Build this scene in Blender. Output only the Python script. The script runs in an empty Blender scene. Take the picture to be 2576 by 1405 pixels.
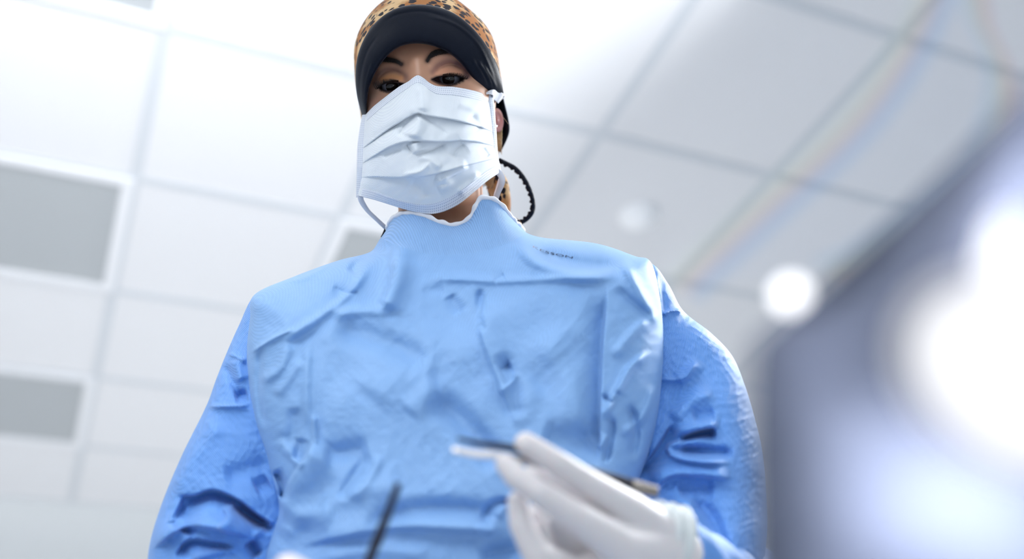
import bpy, math, random
import numpy as np
from mathutils import Vector, Matrix

random.seed(7)
rng = np.random.default_rng(7)
SC = bpy.context.scene
COL = SC.collection

# ------------------------------------------------------------------ camera
FPX, PITCH, ROLL = 2573.5, 0.60952, -0.10464
CAM = np.array([0.0, 0.0, 0.85])
CEIL = 2.88
cp, sp = math.cos(PITCH), math.sin(PITCH)
F_ = np.array([0, cp, sp]); U0 = np.array([0, -sp, cp]); R0 = np.array([1.0, 0, 0])
R_ = R0 * math.cos(ROLL) + U0 * math.sin(ROLL)
U_ = -R0 * math.sin(ROLL) + U0 * math.cos(ROLL)


def W(p):
    """measured point (photo x, photo y, distance along the view axis) -> world"""
    p = np.asarray(p, float)
    x, y, d = p[..., 0:1], p[..., 1:2], p[..., 2:3]
    return CAM + d * (F_ + (x - 1288) / FPX * R_ - (y - 702.5) / FPX * U_)


cd = bpy.data.cameras.new('camera')
cam = bpy.data.objects.new('camera', cd)
COL.objects.link(cam)
M = Matrix(((R_[0], U_[0], -F_[0]), (R_[1], U_[1], -F_[1]), (R_[2], U_[2], -F_[2]))).to_4x4()
M.translation = Vector(CAM)
cam.matrix_world = M
cd.sensor_width = 36
cd.lens = FPX * 36 / 2576
cd.clip_start = 0.01
cd.dof.use_dof = True
cd.dof.focus_distance = 1.06
cd.dof.aperture_fstop = cd.lens / 20.0
SC.camera = cam

# ------------------------------------------------------------------ world, lights, exposure
SC.view_settings.view_transform = 'Standard'
SC.view_settings.look = 'None'
SC.view_settings.gamma = 1
SC.view_settings.exposure = 0.0
SC.cycles.use_denoising = True
SC.cycles.max_bounces = 8
SC.cycles.transparent_max_bounces = 16
wd = bpy.data.worlds.new('world')
SC.world = wd
wd.use_nodes = True
wd.node_tree.nodes['Background'].inputs[0].default_value = (0.82, 0.9, 1.0, 1)
wd.node_tree.nodes['Background'].inputs[1].default_value = 0.35


def light(name, kind, loc, target, power, size=0.3, color=(1, 1, 1), size_y=None, **kw):
    l = bpy.data.lights.new(name, kind)
    l.energy = power
    l.color = color
    if kind == 'AREA':
        l.size = size
        if size_y:
            l.shape = 'RECTANGLE'; l.size_y = size_y
    else:
        l.shadow_soft_size = size
    for k, v in kw.items():
        setattr(l, k, v)
    o = bpy.data.objects.new(name, l)
    COL.objects.link(o)
    loc = Vector(loc)
    o.location = loc
    if target is not None:
        o.rotation_euler = (Vector(target) - loc).to_track_quat('-Z', 'Y').to_euler()
    return o


# added key, fill and rim area lamps without fixtures, a floor-level fill, an up-light
light('key_light', 'AREA', (-1.1, -0.7, 2.6), (0.0, 0.8, 1.35), 23, 0.9, (0.95, 0.98, 1.0))
light('fill_light', 'AREA', (0.4, -1.4, 1.1), (0.0, 0.8, 1.4), 10.5, 1.6, (0.9, 0.95, 1.0))
light('rim_light', 'AREA', (1.35, 1.75, 2.45), (0.1, 0.8, 0.55), 48, 0.5, (0.96, 0.98, 1.0))
light('added_floor_fill', 'AREA', (-1.3, 3.7, 0.06), (-1.3, 3.7, 3.0), 62, 3.6, (1.0, 0.985, 0.965))  # added lamp near the floor, standing in for bounced light on the ceiling
light('added_up_light', 'SPOT', (-0.35, 0.3, 2.0), (-0.35, 0.3, 2.88), 150, 0.04, (0.98, 0.99, 1.0), spot_size=2.9, spot_blend=0.1)  # added unseen source for the bright ceiling area


# ------------------------------------------------------------------ object helpers
def tag(o, label=None, cat=None, group=None, kind=None):
    if label: o['label'] = label
    if cat: o['category'] = cat
    if group: o['group'] = group
    if kind: o['kind'] = kind
    return o


def empty(name, loc, label=None, cat=None, group=None):
    o = bpy.data.objects.new(name, None)
    o.empty_display_size = 0.05
    COL.objects.link(o)
    o.location = Vector(loc)
    bpy.context.view_layer.update()
    return tag(o, label, cat, group)


def mesh(name, verts, faces, mats, parent=None, smooth=True, uv=None, col=None, mi=None):
    verts = np.asarray(verts, float)
    me = bpy.data.meshes.new(name)
    me.from_pydata(verts.tolist(), [], faces.tolist() if isinstance(faces, np.ndarray) else faces)
    o = bpy.data.objects.new(name, me)
    COL.objects.link(o)
    if not isinstance(mats, (list, tuple)): mats = [mats]
    for m in mats: me.materials.append(m)
    me.polygons.foreach_set('use_smooth', [smooth] * len(me.polygons))
    if mi is not None: me.polygons.foreach_set('material_index', np.asarray(mi, dtype=np.int32))
    li = np.zeros(len(me.loops), dtype=np.int32)
    me.loops.foreach_get('vertex_index', li)
    if uv is not None:
        l = me.uv_layers.new(name='UVMap')
        l.data.foreach_set('uv', np.asarray(uv, float)[li].ravel())
    if col is not None:
        a = me.color_attributes.new('Col', 'FLOAT_COLOR', 'POINT')
        c4 = np.ones((len(verts), 4)); c4[:, :3] = col
        a.data.foreach_set('color', c4.ravel())
    me.update()
    if parent is not None:
        o.parent = parent
        o.matrix_parent_inverse = parent.matrix_world.inverted()
    return o


def grid_faces(n, m, closed_u=False, flip=False):
    """n rows, m columns, index r*m+c ; closed_u wraps columns"""
    r = np.arange(n - 1)[:, None]
    c = np.arange(m if closed_u else m - 1)[None, :]
    c2 = (c + 1) % m
    a = r * m + c; b = r * m + c2; d = (r + 1) * m + c2; e = (r + 1) * m + c
    f = np.stack([a, b, d, e], -1).reshape(-1, 4)
    return f[:, ::-1] if flip else f


def solid(o, t, offset=-1.0):
    md = o.modifiers.new('thickness', 'SOLIDIFY')
    md.thickness = t; md.offset = offset
    return o


def cat_rom(P, n):
    """smooth resample of a polyline/rows along axis 0 (chord-param Catmull-Rom)"""
    P = np.asarray(P, float)
    k = len(P)
    if k < 3:
        t = np.linspace(0, 1, n).reshape((-1,) + (1,) * (P.ndim - 1))
        return P[0] * (1 - t) + P[-1] * t
    flat = P.reshape(k, -1)
    seg = np.linalg.norm(np.diff(flat, axis=0), axis=1) + 1e-9
    T = np.concatenate([[0], np.cumsum(seg)]); T /= T[-1]
    tan = np.zeros_like(flat)
    tan[1:-1] = (flat[2:] - flat[:-2]) / (T[2:] - T[:-2])[:, None]
    tan[0] = (flat[1] - flat[0]) / (T[1] - T[0]); tan[-1] = (flat[-1] - flat[-2]) / (T[-1] - T[-2])
    t = np.linspace(0, 1, n)
    i = np.clip(np.searchsorted(T, t, side='right') - 1, 0, k - 2)
    h = (T[i + 1] - T[i]); s = ((t - T[i]) / h)[:, None]; h = h[:, None]
    r = (2 * s**3 - 3 * s**2 + 1) * flat[i] + (s**3 - 2 * s**2 + s) * h * tan[i] + (-2 * s**3 + 3 * s**2) * flat[i + 1] + (s**3 - s**2) * h * tan[i + 1]
    return r.reshape((n,) + P.shape[1:])


def tube(points, radii, n=10, cap=True):
    """world-space tube through points -> verts, faces"""
    P = np.asarray(points, float); k = len(P)
    R = np.broadcast_to(np.asarray(radii, float), (k,)) if np.ndim(radii) < 2 else None
    T = np.gradient(P, axis=0); T /= np.linalg.norm(T, axis=1)[:, None] + 1e-12
    up = np.array([0.0, 0, 1]) if abs(T[0][2]) < 0.9 else np.array([1.0, 0, 0])
    V = []
    a = np.cross(T[0], up); a /= np.linalg.norm(a)
    th = np.linspace(0, 2 * math.pi, n, endpoint=False)
    for i in range(k):
        a = a - T[i] * np.dot(a, T[i]); a /= np.linalg.norm(a) + 1e-12
        b = np.cross(T[i], a)
        V.append(P[i] + R[i] * (np.cos(th)[:, None] * a + np.sin(th)[:, None] * b))
    V = np.concatenate(V)
    F = grid_faces(k, n, True).tolist()
    if cap:
        F.append(list(range(n))[::-1]); F.append(list(range((k - 1) * n, k * n)))
    return V, F


class Geo:
    def __init__(s): s.v = []; s.f = []; s.n = 0; s.c = []
    def add(s, V, F, c=None):
        V = np.asarray(V, float)
        s.v.append(V); s.f += [[i + s.n for i in f] for f in (F.tolist() if isinstance(F, np.ndarray) else F)]
        s.n += len(V)
        if c is not None: s.c.append(np.broadcast_to(np.asarray(c, float), (len(V), 3)))
        return s
    def box(s, lo, hi, frame=None):
        lo = np.array(lo, float); hi = np.array(hi, float)
        V = np.array([[x, y, z] for x in (lo[0], hi[0]) for y in (lo[1], hi[1]) for z in (lo[2], hi[2])])
        if frame is not None: V = frame(V)
        return s.add(V, [[0, 1, 3, 2], [4, 6, 7, 5], [0, 4, 5, 1], [2, 3, 7, 6], [0, 2, 6, 4], [1, 5, 7, 3]])
    def build(s, name, mats, parent=None, smooth=False):
        return mesh(name, np.concatenate(s.v), s.f, mats, parent, smooth, col=np.concatenate(s.c) if s.c else None)


def ball(c, r, n=14, sc=(1, 1, 1)):
    th = np.linspace(0, math.pi, n); ph = np.linspace(0, 2 * math.pi, 2 * n, endpoint=False)
    V = np.stack([np.sin(th)[:, None] * np.cos(ph), np.sin(th)[:, None] * np.sin(ph), np.cos(th)[:, None] + 0 * ph], -1).reshape(-1, 3)
    return np.asarray(c) + V * r * np.asarray(sc), grid_faces(n, 2 * n, True)


# ------------------------------------------------------------------ strokes: folds as real relief
def seg_dist(X, Y, pts):
    """distance to polyline, signed side, and position along 0..1"""
    pts = np.asarray(pts, float)
    L = np.concatenate([[0], np.cumsum(np.linalg.norm(np.diff(pts, axis=0), axis=1))])
    best = np.full(X.shape, 1e9); side = np.zeros_like(X); along = np.zeros_like(X)
    for i in range(len(pts) - 1):
        a, b = pts[i], pts[i + 1]
        ab = b - a; l2 = (ab**2).sum()
        t = np.clip(((X - a[0]) * ab[0] + (Y - a[1]) * ab[1]) / l2, 0, 1)
        dx = X - (a[0] + t * ab[0]); dy = Y - (a[1] + t * ab[1])
        d = np.hypot(dx, dy); m = d < best
        best = np.where(m, d, best)
        side = np.where(m, np.sign(ab[0] * dy - ab[1] * dx), side)
        along = np.where(m, (L[i] + t * (L[i + 1] - L[i])) / L[-1], along)
    return best, side, along


def strokes(X, Y, S):
    """S: list of (kind, polyline, width px, amount mm[, width2]); + is towards the viewer of the front"""
    D = np.zeros_like(X)
    for s in S:
        kind, pts, w, a = s[:4]
        pts = cat_rom(np.asarray(pts, float), max(8, 4 * len(pts))) if len(pts) > 2 else np.asarray(pts, float)
        w2 = s[4] if len(s) > 4 else w
        reach = 3.2 * max(w, w2)
        m = (X > pts[:, 0].min() - reach) & (X < pts[:, 0].max() + reach) & (Y > pts[:, 1].min() - reach) & (Y < pts[:, 1].max() + reach)
        if not m.any(): continue
        x, y = X[m], Y[m]
        d, sd, al = seg_dist(x, y, pts)
        tp = np.clip(np.minimum(al, 1 - al) * 5 + 0.0, 0, 1); tp = tp * tp * (3 - 2 * tp)
        if kind == 'r':      # round ridge (or valley, negative)
            g = np.exp(-(d / w) ** 2) * tp
        elif kind == 'a':    # asymmetric: w on the one side, w2 on the other
            ww = np.where(sd > 0, w, w2)
            g = np.exp(-(d / ww) ** 2) * tp
        elif kind == 'b':    # open ended blob band (no taper)
            g = np.exp(-(d / w) ** 2)
        elif kind == 'k':    # crease with a peak
            g = np.exp(-(d / w)) * tp
        D[m] += a * g
    return D / 1000.0


def sinfield(X, Y, scale, n, seed, ridged=False):
    r = np.random.default_rng(seed)
    D = np.zeros_like(X)
    for i in range(n):
        a = r.uniform(0, math.pi); k = 2 * math.pi / scale * r.uniform(0.6, 1.7)
        p = r.uniform(0, 6.28, 3)
        xx = X + scale * 0.35 * np.sin(Y / scale * 2.1 + p[1]); yy = Y + scale * 0.35 * np.sin(X / scale * 1.7 + p[2])
        v = np.sin(k * (math.cos(a) * xx + math.sin(a) * yy) + p[0])
        D += (1 - 2 * np.abs(v)) if ridged else v
    return D / n


# ------------------------------------------------------------------ materials
def lin(r, g, b):
    f = lambda c: (c / 255 / 12.92) if c / 255 <= 0.04045 else ((c / 255 + 0.055) / 1.055) ** 2.4
    return (f(r), f(g), f(b), 1)


def mat(name, color, rough=0.5, **kw):
    m = bpy.data.materials.new(name); m.use_nodes = True
    b = m.node_tree.nodes['Principled BSDF']
    b.inputs['Base Color'].default_value = color
    b.inputs['Roughness'].default_value = rough
    for k, v in kw.items():
        b.inputs[k.replace('_', ' ')].default_value = v
    return m


def nd(m, t, **kw):
    n = m.node_tree.nodes.new(t)
    for k, v in kw.items():
        if isinstance(k, str) and k.startswith('i_'): n.inputs[k[2:].replace('_', ' ')].default_value = v
        else: setattr(n, k, v)
    return n


def lk(m, a, ao, b, bi):
    m.node_tree.links.new(a.outputs[ao], b.inputs[bi])


def bsdf(m): return m.node_tree.nodes['Principled BSDF']


def noise_bump(m, scale, strength, dist=0.001, coord='Object', detail=4):
    tc = nd(m, 'ShaderNodeTexCoord'); n = nd(m, 'ShaderNodeTexNoise', i_Scale=scale, i_Detail=detail)
    b = nd(m, 'ShaderNodeBump', i_Strength=strength, i_Distance=dist)
    lk(m, tc, coord, n, 'Vector'); lk(m, n, 'Fac', b, 'Height'); lk(m, b, 'Normal', bsdf(m), 'Normal')
    return n, b


def weave_mat(name, color, rough, period_u, period_v, strength, kind='weave', light=None, **kw):
    """woven cloth: threads from two waves over metric UVs"""
    m = mat(name, color, rough, **kw)
    uv = nd(m, 'ShaderNodeUVMap'); uv.uv_map = 'UVMap'
    sep = nd(m, 'ShaderNodeSeparateXYZ'); lk(m, uv, 'UV', sep, 0)

    def wave(ax, period, phase_from=None):
        mu = nd(m, 'ShaderNodeMath', operation='MULTIPLY'); mu.inputs[1].default_value = 2 * math.pi / period
        lk(m, sep, ax, mu, 0)
        s = nd(m, 'ShaderNodeMath', operation='SINE'); lk(m, mu, 0, s, 0)
        return s
    a = wave('X', period_u)
    if kind == 'rib':
        h = a
    else:
        b = wave('Y', period_v)
        h = nd(m, 'ShaderNodeMath', operation='MULTIPLY'); lk(m, a, 0, h, 0); lk(m, b, 0, h, 1)
    tc = nd(m, 'ShaderNodeTexCoord'); n = nd(m, 'ShaderNodeTexNoise', i_Scale=420.0, i_Detail=3.0)
    lk(m, tc, 'Object', n, 'Vector')
    ad = nd(m, 'ShaderNodeMath', operation='MULTIPLY_ADD'); ad.inputs[1].default_value = 0.8
    lk(m, n, 'Fac', ad, 0); lk(m, h, 0, ad, 2)
    bp = nd(m, 'ShaderNodeBump', i_Strength=strength, i_Distance=0.0004)
    lk(m, ad, 0, bp, 'Height'); lk(m, bp, 'Normal', bsdf(m), 'Normal')
    # thread colour: raised threads a little paler
    mr = nd(m, 'ShaderNodeMapRange'); mr.inputs['From Min'].default_value = -1; mr.inputs['From Max'].default_value = 1
    lk(m, h, 0, mr, 0)
    mx = nd(m, 'ShaderNodeMix', data_type='RGBA')
    mx.inputs['A'].default_value = tuple(c * 0.93 for c in color[:3]) + (1,)
    mx.inputs['B'].default_value = tuple(min(1, c * 1.07 + 0.01) for c in color[:3]) + (1,)
    lk(m, mr, 0, mx, 'Factor'); lk(m, mx, 'Result', bsdf(m), 'Base Color')
    return m


BLUE = (0.235, 0.44, 0.78, 1)
BLUE2 = (0.13, 0.34, 0.80, 1)
M_gown = weave_mat('gown_cloth', BLUE, 0.55, 0.0022, 0.0019, 0.35, Sheen_Weight=0.12, Sheen_Roughness=0.4, Sheen_Tint=(0.9, 0.95, 1, 1))
M_sleeve = weave_mat('sleeve_cloth', BLUE2, 0.5, 0.0021, 0.0021, 0.55, Sheen_Weight=0.25, Sheen_Roughness=0.4, Sheen_Tint=(0.9, 0.95, 1, 1))
M_rib = weave_mat('collar_knit', BLUE, 0.65, 0.0022, 0.002, 0.5, 'rib', Sheen_Weight=0.3)
M_white_bind = weave_mat('white_binding', (0.85, 0.87, 0.93, 1), 0.7, 0.002, 0.002, 0.4, Sheen_Weight=0.3)
M_mask = weave_mat('mask_cloth', (0.84, 0.895, 0.99, 1), 0.6, 0.0013, 0.0016, 0.35, Sheen_Weight=0.3)
M_mask_side = mat('mask_binding', (0.88, 0.91, 0.97, 1), 0.6)
_u = nd(M_mask_side, 'ShaderNodeUVMap'); _u.uv_map = 'UVMap'
_v = nd(M_mask_side, 'ShaderNodeTexVoronoi', i_Scale=1.0, i_Randomness=0.0); lk(M_mask_side, _u, 'UV', _v, 'Vector')
_r = nd(M_mask_side, 'ShaderNodeMapRange'); _r.inputs['From Min'].default_value = 0.22; _r.inputs['From Max'].default_value = 0.32
lk(M_mask_side, _v, 'Distance', _r, 0)
_m = nd(M_mask_side, 'ShaderNodeMix', data_type='RGBA'); _m.inputs['A'].default_value = (0.52, 0.58, 0.72, 1); _m.inputs['B'].default_value = (0.84, 0.88, 0.97, 1)
lk(M_mask_side, _r, 0, _m, 'Factor'); lk(M_mask_side, _m, 'Result', bsdf(M_mask_side), 'Base Color')
_b = nd(M_mask_side, 'ShaderNodeBump', i_Strength=0.6, i_Distance=0.0003); lk(M_mask_side, _r, 0, _b, 'Height'); lk(M_mask_side, _b, 'Normal', bsdf(M_mask_side), 'Normal')
M_tie = mat('white_tie', (0.88, 0.88, 0.93, 1), 0.6)
M_black = mat('black_cloth', (0.005, 0.008, 0.017, 1), 0.5, Sheen_Weight=0.07, Sheen_Roughness=0.25, Sheen_Tint=(0.5, 0.68, 1, 1), Specular_IOR_Level=0.12)
noise_bump(M_black, 900, 0.5, 0.0004)
M_ink = mat('dark_ink', (0.02, 0.035, 0.12, 1), 0.6)
M_hair = mat('dark_hair', (0.010, 0.007, 0.008, 1), 0.5)
M_blond = mat('blond_hair', (0.55, 0.36, 0.18, 1), 0.4)
M_ear = mat('ear_skin', (0.62, 0.30, 0.28, 1), 0.5)
M_glove = mat('latex_glove', (0.79, 0.75, 0.755, 1), 0.42, Subsurface_Weight=0.1, Subsurface_Scale=0.01)
noise_bump(M_glove, 260, 0.25, 0.0008)
M_cuff = mat('latex_cuff', (0.74, 0.78, 0.78, 1), 0.4)
M_steel = mat('brushed_steel', (0.62, 0.60, 0.60, 1), 0.28, Metallic=1.0)
M_dark_steel = mat('dark_steel', (0.018, 0.018, 0.03, 1), 0.5, Specular_IOR_Level=0.3)  # near-black, used on the upper prong and the probe
M_sclera = mat('eye_white', (0.19, 0.19, 0.23, 1), 0.15)
M_iris = mat('brown_iris', (0.012, 0.006, 0.005, 1), 0.12)
M_pupil = mat('pupil', (0.001, 0.001, 0.001, 1), 0.05)

# skin: vertex colours hold make-up, painted cap shade and a paler nose bridge
M_skin = mat('skin', (0.6, 0.3, 0.2, 1), 0.5, Specular_IOR_Level=0.3, Subsurface_Weight=0.12, Subsurface_Scale=0.006)
_a = nd(M_skin, 'ShaderNodeVertexColor'); _a.layer_name = 'Col'
lk(M_skin, _a, 'Color', bsdf(M_skin), 'Base Color')
noise_bump(M_skin, 1100, 0.35, 0.0004, detail=3)


def leopard():
    m = mat('leopard_print', (0.7, 0.45, 0.2, 1), 0.7, Specular_IOR_Level=0.15)
    tc = nd(m, 'ShaderNodeTexCoord')
    wn = nd(m, 'ShaderNodeTexNoise', i_Scale=70.0, i_Detail=2.0)
    lk(m, tc, 'Object', wn, 'Vector')
    mixv = nd(m, 'ShaderNodeVectorMath', operation='MULTIPLY_ADD')
    mixv.inputs[1].default_value = (0.010,) * 3
    lk(m, wn, 'Color', mixv, 0); lk(m, tc, 'Object', mixv, 2)
    v = nd(m, 'ShaderNodeTexVoronoi', i_Scale=105.0, i_Randomness=1.0)
    lk(m, mixv, 0, v, 'Vector')
    spot = nd(m, 'ShaderNodeMapRange'); spot.inputs['From Min'].default_value = 0.40; spot.inputs['From Max'].default_value = 0.46
    lk(m, v, 'Distance', spot, 0)
    bn = nd(m, 'ShaderNodeTexNoise', i_Scale=34.0, i_Detail=3.0)
    lk(m, tc, 'Object', bn, 'Vector')
    r = nd(m, 'ShaderNodeValToRGB')
    r.color_ramp.elements[0].position = 0.42; r.color_ramp.elements[0].color = (0.74, 0.50, 0.26, 1)
    r.color_ramp.elements[1].position = 0.56; r.color_ramp.elements[1].color = (0.42, 0.17, 0.05, 1)
    lk(m, bn, 'Fac', r, 'Fac')
    mx = nd(m, 'ShaderNodeMix', data_type='RGBA')
    mx.inputs['A'].default_value = (0.016, 0.014, 0.022, 1)
    lk(m, spot, 0, mx, 'Factor'); lk(m, r, 'Color', mx, 'B')
    lk(m, mx, 'Result', bsdf(m), 'Base Color')
    return m


M_leo = leopard()

# ------------------------------------------------------------------ room
GY = 0.46675
gc, gs = math.cos(GY), math.sin(GY)
HC = CEIL - CAM[2]
TX, TY = 0.300 * HC, 0.2922 * HC
GX0, GY0 = 0.0233 * HC, 0.9088 * HC


def G(a, b, z):
    """ceiling grid coordinates (tiles) -> world"""
    x, y = GX0 + a * TX, GY0 + b * TY
    return np.array([x * gc - y * gs, x * gs + y * gc, z])


def gframe(V):
    return np.array([G(v[0], v[1], v[2]) for v in V])


M_wall = mat('painted_wall', lin(222, 226, 228), 0.8); noise_bump(M_wall, 60, 0.1, 0.001)
M_tile = mat('ceiling_tile', (0.77, 0.775, 0.80, 1), 0.85); noise_bump(M_tile, 220, 0.25, 0.001)
M_rail = mat('ceiling_rail', (0.62, 0.65, 0.69, 1), 0.5)
M_floor = mat('vinyl_floor', (0.45, 0.50, 0.56, 1), 0.4); noise_bump(M_floor, 30, 0.05, 0.001)
M_panel = mat('grey_diffuser', (0.43, 0.455, 0.475, 1), 0.6)
M_frame = mat('panel_frame', (0.80, 0.81, 0.84, 1), 0.7)
M_plastic = mat('white_plastic', (0.93, 0.94, 0.96, 1), 0.4)

A0, A1, B0, B1 = -6, 6, -5, 5      # room extent in tiles
holes = [(-1, 1), (-1, 3), (-1, -1), (1, 1), (-3, 1), (-3, -1)]
PW, PH = {}, {}
g = Geo()
for a in range(A0, A1):
    for b in range(B0, B1):
        if (a, b) in holes: continue
        g.box((a + 0.02, b + 0.02, CEIL), (a + 0.98, b + 0.98, CEIL + 0.018), gframe)
g.box((A0, B0, CEIL + 0.06), (A1, B1, CEIL + 0.08), gframe)
ceil = tag(g.build('ceiling', M_tile), kind='structure', label='white suspended ceiling of square tiles')
g = Geo()
for a in range(A0, A1 + 1):
    g.box((a - 0.027, B0, CEIL - 0.004), (a + 0.027, B1, CEIL + 0.004), gframe)
for b in range(B0, B1 + 1):
    g.box((A0, b - 0.027, CEIL - 0.0035), (A1, b + 0.027, CEIL + 0.0045), gframe)
tag(g.build('trim_1', M_rail), kind='structure', label='grid of slim ceiling rails between the tiles')
for nm, lo, hi in (('wall_back', (A0, B1, -0.0), (A1, B1 + 0.2, CEIL + 0.08)), ('wall_front', (A0, B0 - 0.2, 0), (A1, B0, CEIL + 0.08)),
                   ('wall_left', (A0 - 0.2, B0, 0), (A0, B1, CEIL + 0.08)), ('wall_right', (A1, B0, 0), (A1 + 0.2, B1, CEIL + 0.08)),
                   ('floor', (A0, B0, -0.1), (A1, B1, 0))):
    tag(Geo().box(lo, hi, gframe).build(nm, M_floor if nm == 'floor' else M_wall), kind='structure')

labels = {(-1, 1): 'unlit grey ceiling light panel with a white frame, biggest one at the left edge',
          (-1, 3): 'paler grey ceiling light panel lower down near the back wall',
          (-1, -1): 'grey ceiling light panel just showing at the top edge of the photo',
          (1, 1): 'grey ceiling light panel peeping out between shoulder and mask tie'}
for (a, b) in holes:
    if (a, b) not in labels: 
        Geo().box((a + .02, b + .02, CEIL), (a + .98, b + .98, CEIL + .018), gframe).build('trim_2', M_tile)['kind'] = 'structure'
        continue
    c = G(a + 0.5, b + 0.5, CEIL)
    t = empty('ceiling_light', c, labels[(a, b)], 'light', 'unlit ceiling light panels')
    f = Geo(); w = 0.055
    for lo, hi in (((a, b), (a + 1, b + w)), ((a, b + 1 - w), (a + 1, b + 1)), ((a, b + w), (a + w, b + 1 - w)), ((a + 1 - w, b + w), (a + 1, b + 1 - w))):
        f.box((lo[0], lo[1], CEIL - 0.012), (hi[0], hi[1], CEIL + 0.02), gframe)
    f.build('frame', M_frame, t)
    Geo().box((a + w, b + w, CEIL - 0.001), (a + 1 - w, b + 1 - w, CEIL + 0.016), gframe).build('diffuser', M_panel, t)

# round detector on the ceiling
def on_plane(px, py, z):
    d = W((px, py, 1.0)) - CAM
    return CAM + d * ((z - CAM[2]) / d[2])


c = on_plane(1606, 540, CEIL)
sd = empty('smoke_detector', c, 'small round white detector fixed to the ceiling above the shoulder', 'smoke detector')
prof = [(0.0, -0.045), (0.028, -0.044), (0.038, -0.036), (0.045, -0.028), (0.058, -0.022), (0.064, -0.012), (0.066, 0.0)]
th = np.linspace(0, 2 * math.pi, 40, endpoint=False)
V = np.concatenate([[[r * math.cos(t), r * math.sin(t), z] for t in th] for r, z in prof[3:]]) + c
mesh('base', V, grid_faces(4, 40, True), M_plastic, sd)
V = np.concatenate([[[r * math.cos(t), r * math.sin(t), z] for t in th] for r, z in prof[:4]]) + c
mesh('sensor_dome', V, grid_faces(4, 40, True), M_plastic, sd)

# added unseen up-light; its curved blocker is placed to cut the glow on the ceiling
LP = np.array([-0.35, 0.3, 2.0]); LN = np.array([0.752, 0.659, 0.0]); LT = np.array([-0.659, 0.752, 0.0])
sl_ = empty('added_uplight_rig', LP + (0, 0, .5), 'added unseen up-light with a curved blocker that cuts its glow', 'light')
P = []
for t in np.linspace(0, 1, 12):
    for w in np.linspace(-1, 0.5, 30):
        P.append(LP + LN * (0.45 * (t ** 0.5)) * (1 - 0.12 * w * w) + LT * w * 0.75 * (0.3 + 0.7 * t ** .5) + np.array([0, 0, -0.09 + t * (0.09 + 0.88 * 0.45 / 1.66)]))
solid(mesh('glow_blocker', np.array(P), grid_faces(12, 30), M_plastic, sl_), 0.012, 0)
v_, f_ = tube([LP + (-.3, -.3, .86), LP + (-.3, -.3, .1), LP + (-.22, -.2, -.06), LP + (-.05, -.05, -.1)], 0.02, 16)
mesh('arm', v_, f_, M_plastic, sl_)
v_, f_ = ball(LP + (0, 0, -.07), 0.05, 16); mesh('uplight_base', v_, f_, M_plastic, sl_)

# ------------------------------------------------------------------ the person
foot = np.array([0.03, 0.92, 0.0])
person = empty('person', foot, 'person in blue surgical gown, white face mask and leopard print cap leaning over', 'person')


def row(pts, n=None, d=None):
    return np.asarray(pts, float)


def loft_front(rows, deps, n, m, pw=2.2, back=0.16, nb=60, strokes_=None, extra=None):
    """rows: list of polylines across the front (photo coords) from one silhouette to the other; deps: (d_left, d_mid, d_right).
    builds a full closed tube: front grid n x m plus a back half nb columns."""
    s = np.linspace(-1, 1, m)
    # columns denser towards the silhouettes
    s = np.sin(s * math.pi / 2)
    K = []
    for R, D in zip(rows, deps):
        R = np.asarray(R, float)
        L = np.concatenate([[0], np.cumsum(np.linalg.norm(np.diff(R, axis=0), axis=1))]); L /= L[-1]
        C = cat_rom(R, 200)
        Lc = np.concatenate([[0], np.cumsum(np.linalg.norm(np.diff(C, axis=0), axis=1))]); Lc /= Lc[-1]
        t = (s + 1) / 2
        x = np.interp(t, Lc, C[:, 0]); y = np.interp(t, Lc, C[:, 1])
        w = (1 - np.abs(s) ** pw) ** (1 / pw)
        base = D[0] + (D[2] - D[0]) * t
        d = base + (D[1] - (D[0] + D[2]) / 2) * w
        K.append(np.stack([x, y, d * 1000], -1))
    A = cat_rom(np.array(K), n)
    A[..., 2] /= 1000
    bk = cat_rom(np.array([[b] for b in (back if np.ndim(back) else [back] * len(rows))], float), n)[:, 0] if np.ndim(back) else np.full(n, back)
    if strokes_ is not None:
        fade = np.clip((1 - np.abs(s)) / 0.03, 0, 1)[None, :]
        A[..., 2] -= strokes(A[..., 0], A[..., 1], strokes_) * fade * 1.7
    if extra is not None: A[..., 2] -= extra(A[..., 0], A[..., 1])
    # back half
    ph = np.linspace(0, math.pi, nb + 2)[1:-1]
    sb = np.cos(ph)
    Bx = []
    for i in range(n):
        l, r = A[i, 0], A[i, -1]
        q = l + (r - l) * ((sb + 1) / 2)[:, None]
        q = q.copy(); q[:, 2] += np.sin(ph) ** 0.8 * bk[i]
        Bx.append(q)
    A2 = np.concatenate([A, np.array(Bx)], 1)
    return A, A2


def build_loft(name, A2, mats, parent, uvscale=1.0, close_ends=False, mi=None, col=None):
    n, m = A2.shape[:2]
    F = grid_faces(n, m, True)
    V = W(A2.reshape(-1, 3))
    uv = np.stack([A2[..., 0] * A2[..., 2] / FPX, A2[..., 1] * A2[..., 2] / FPX], -1).reshape(-1, 2) * uvscale
    return mesh(name, V, F, mats, parent, True, uv, col=col, mi=mi)


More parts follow.
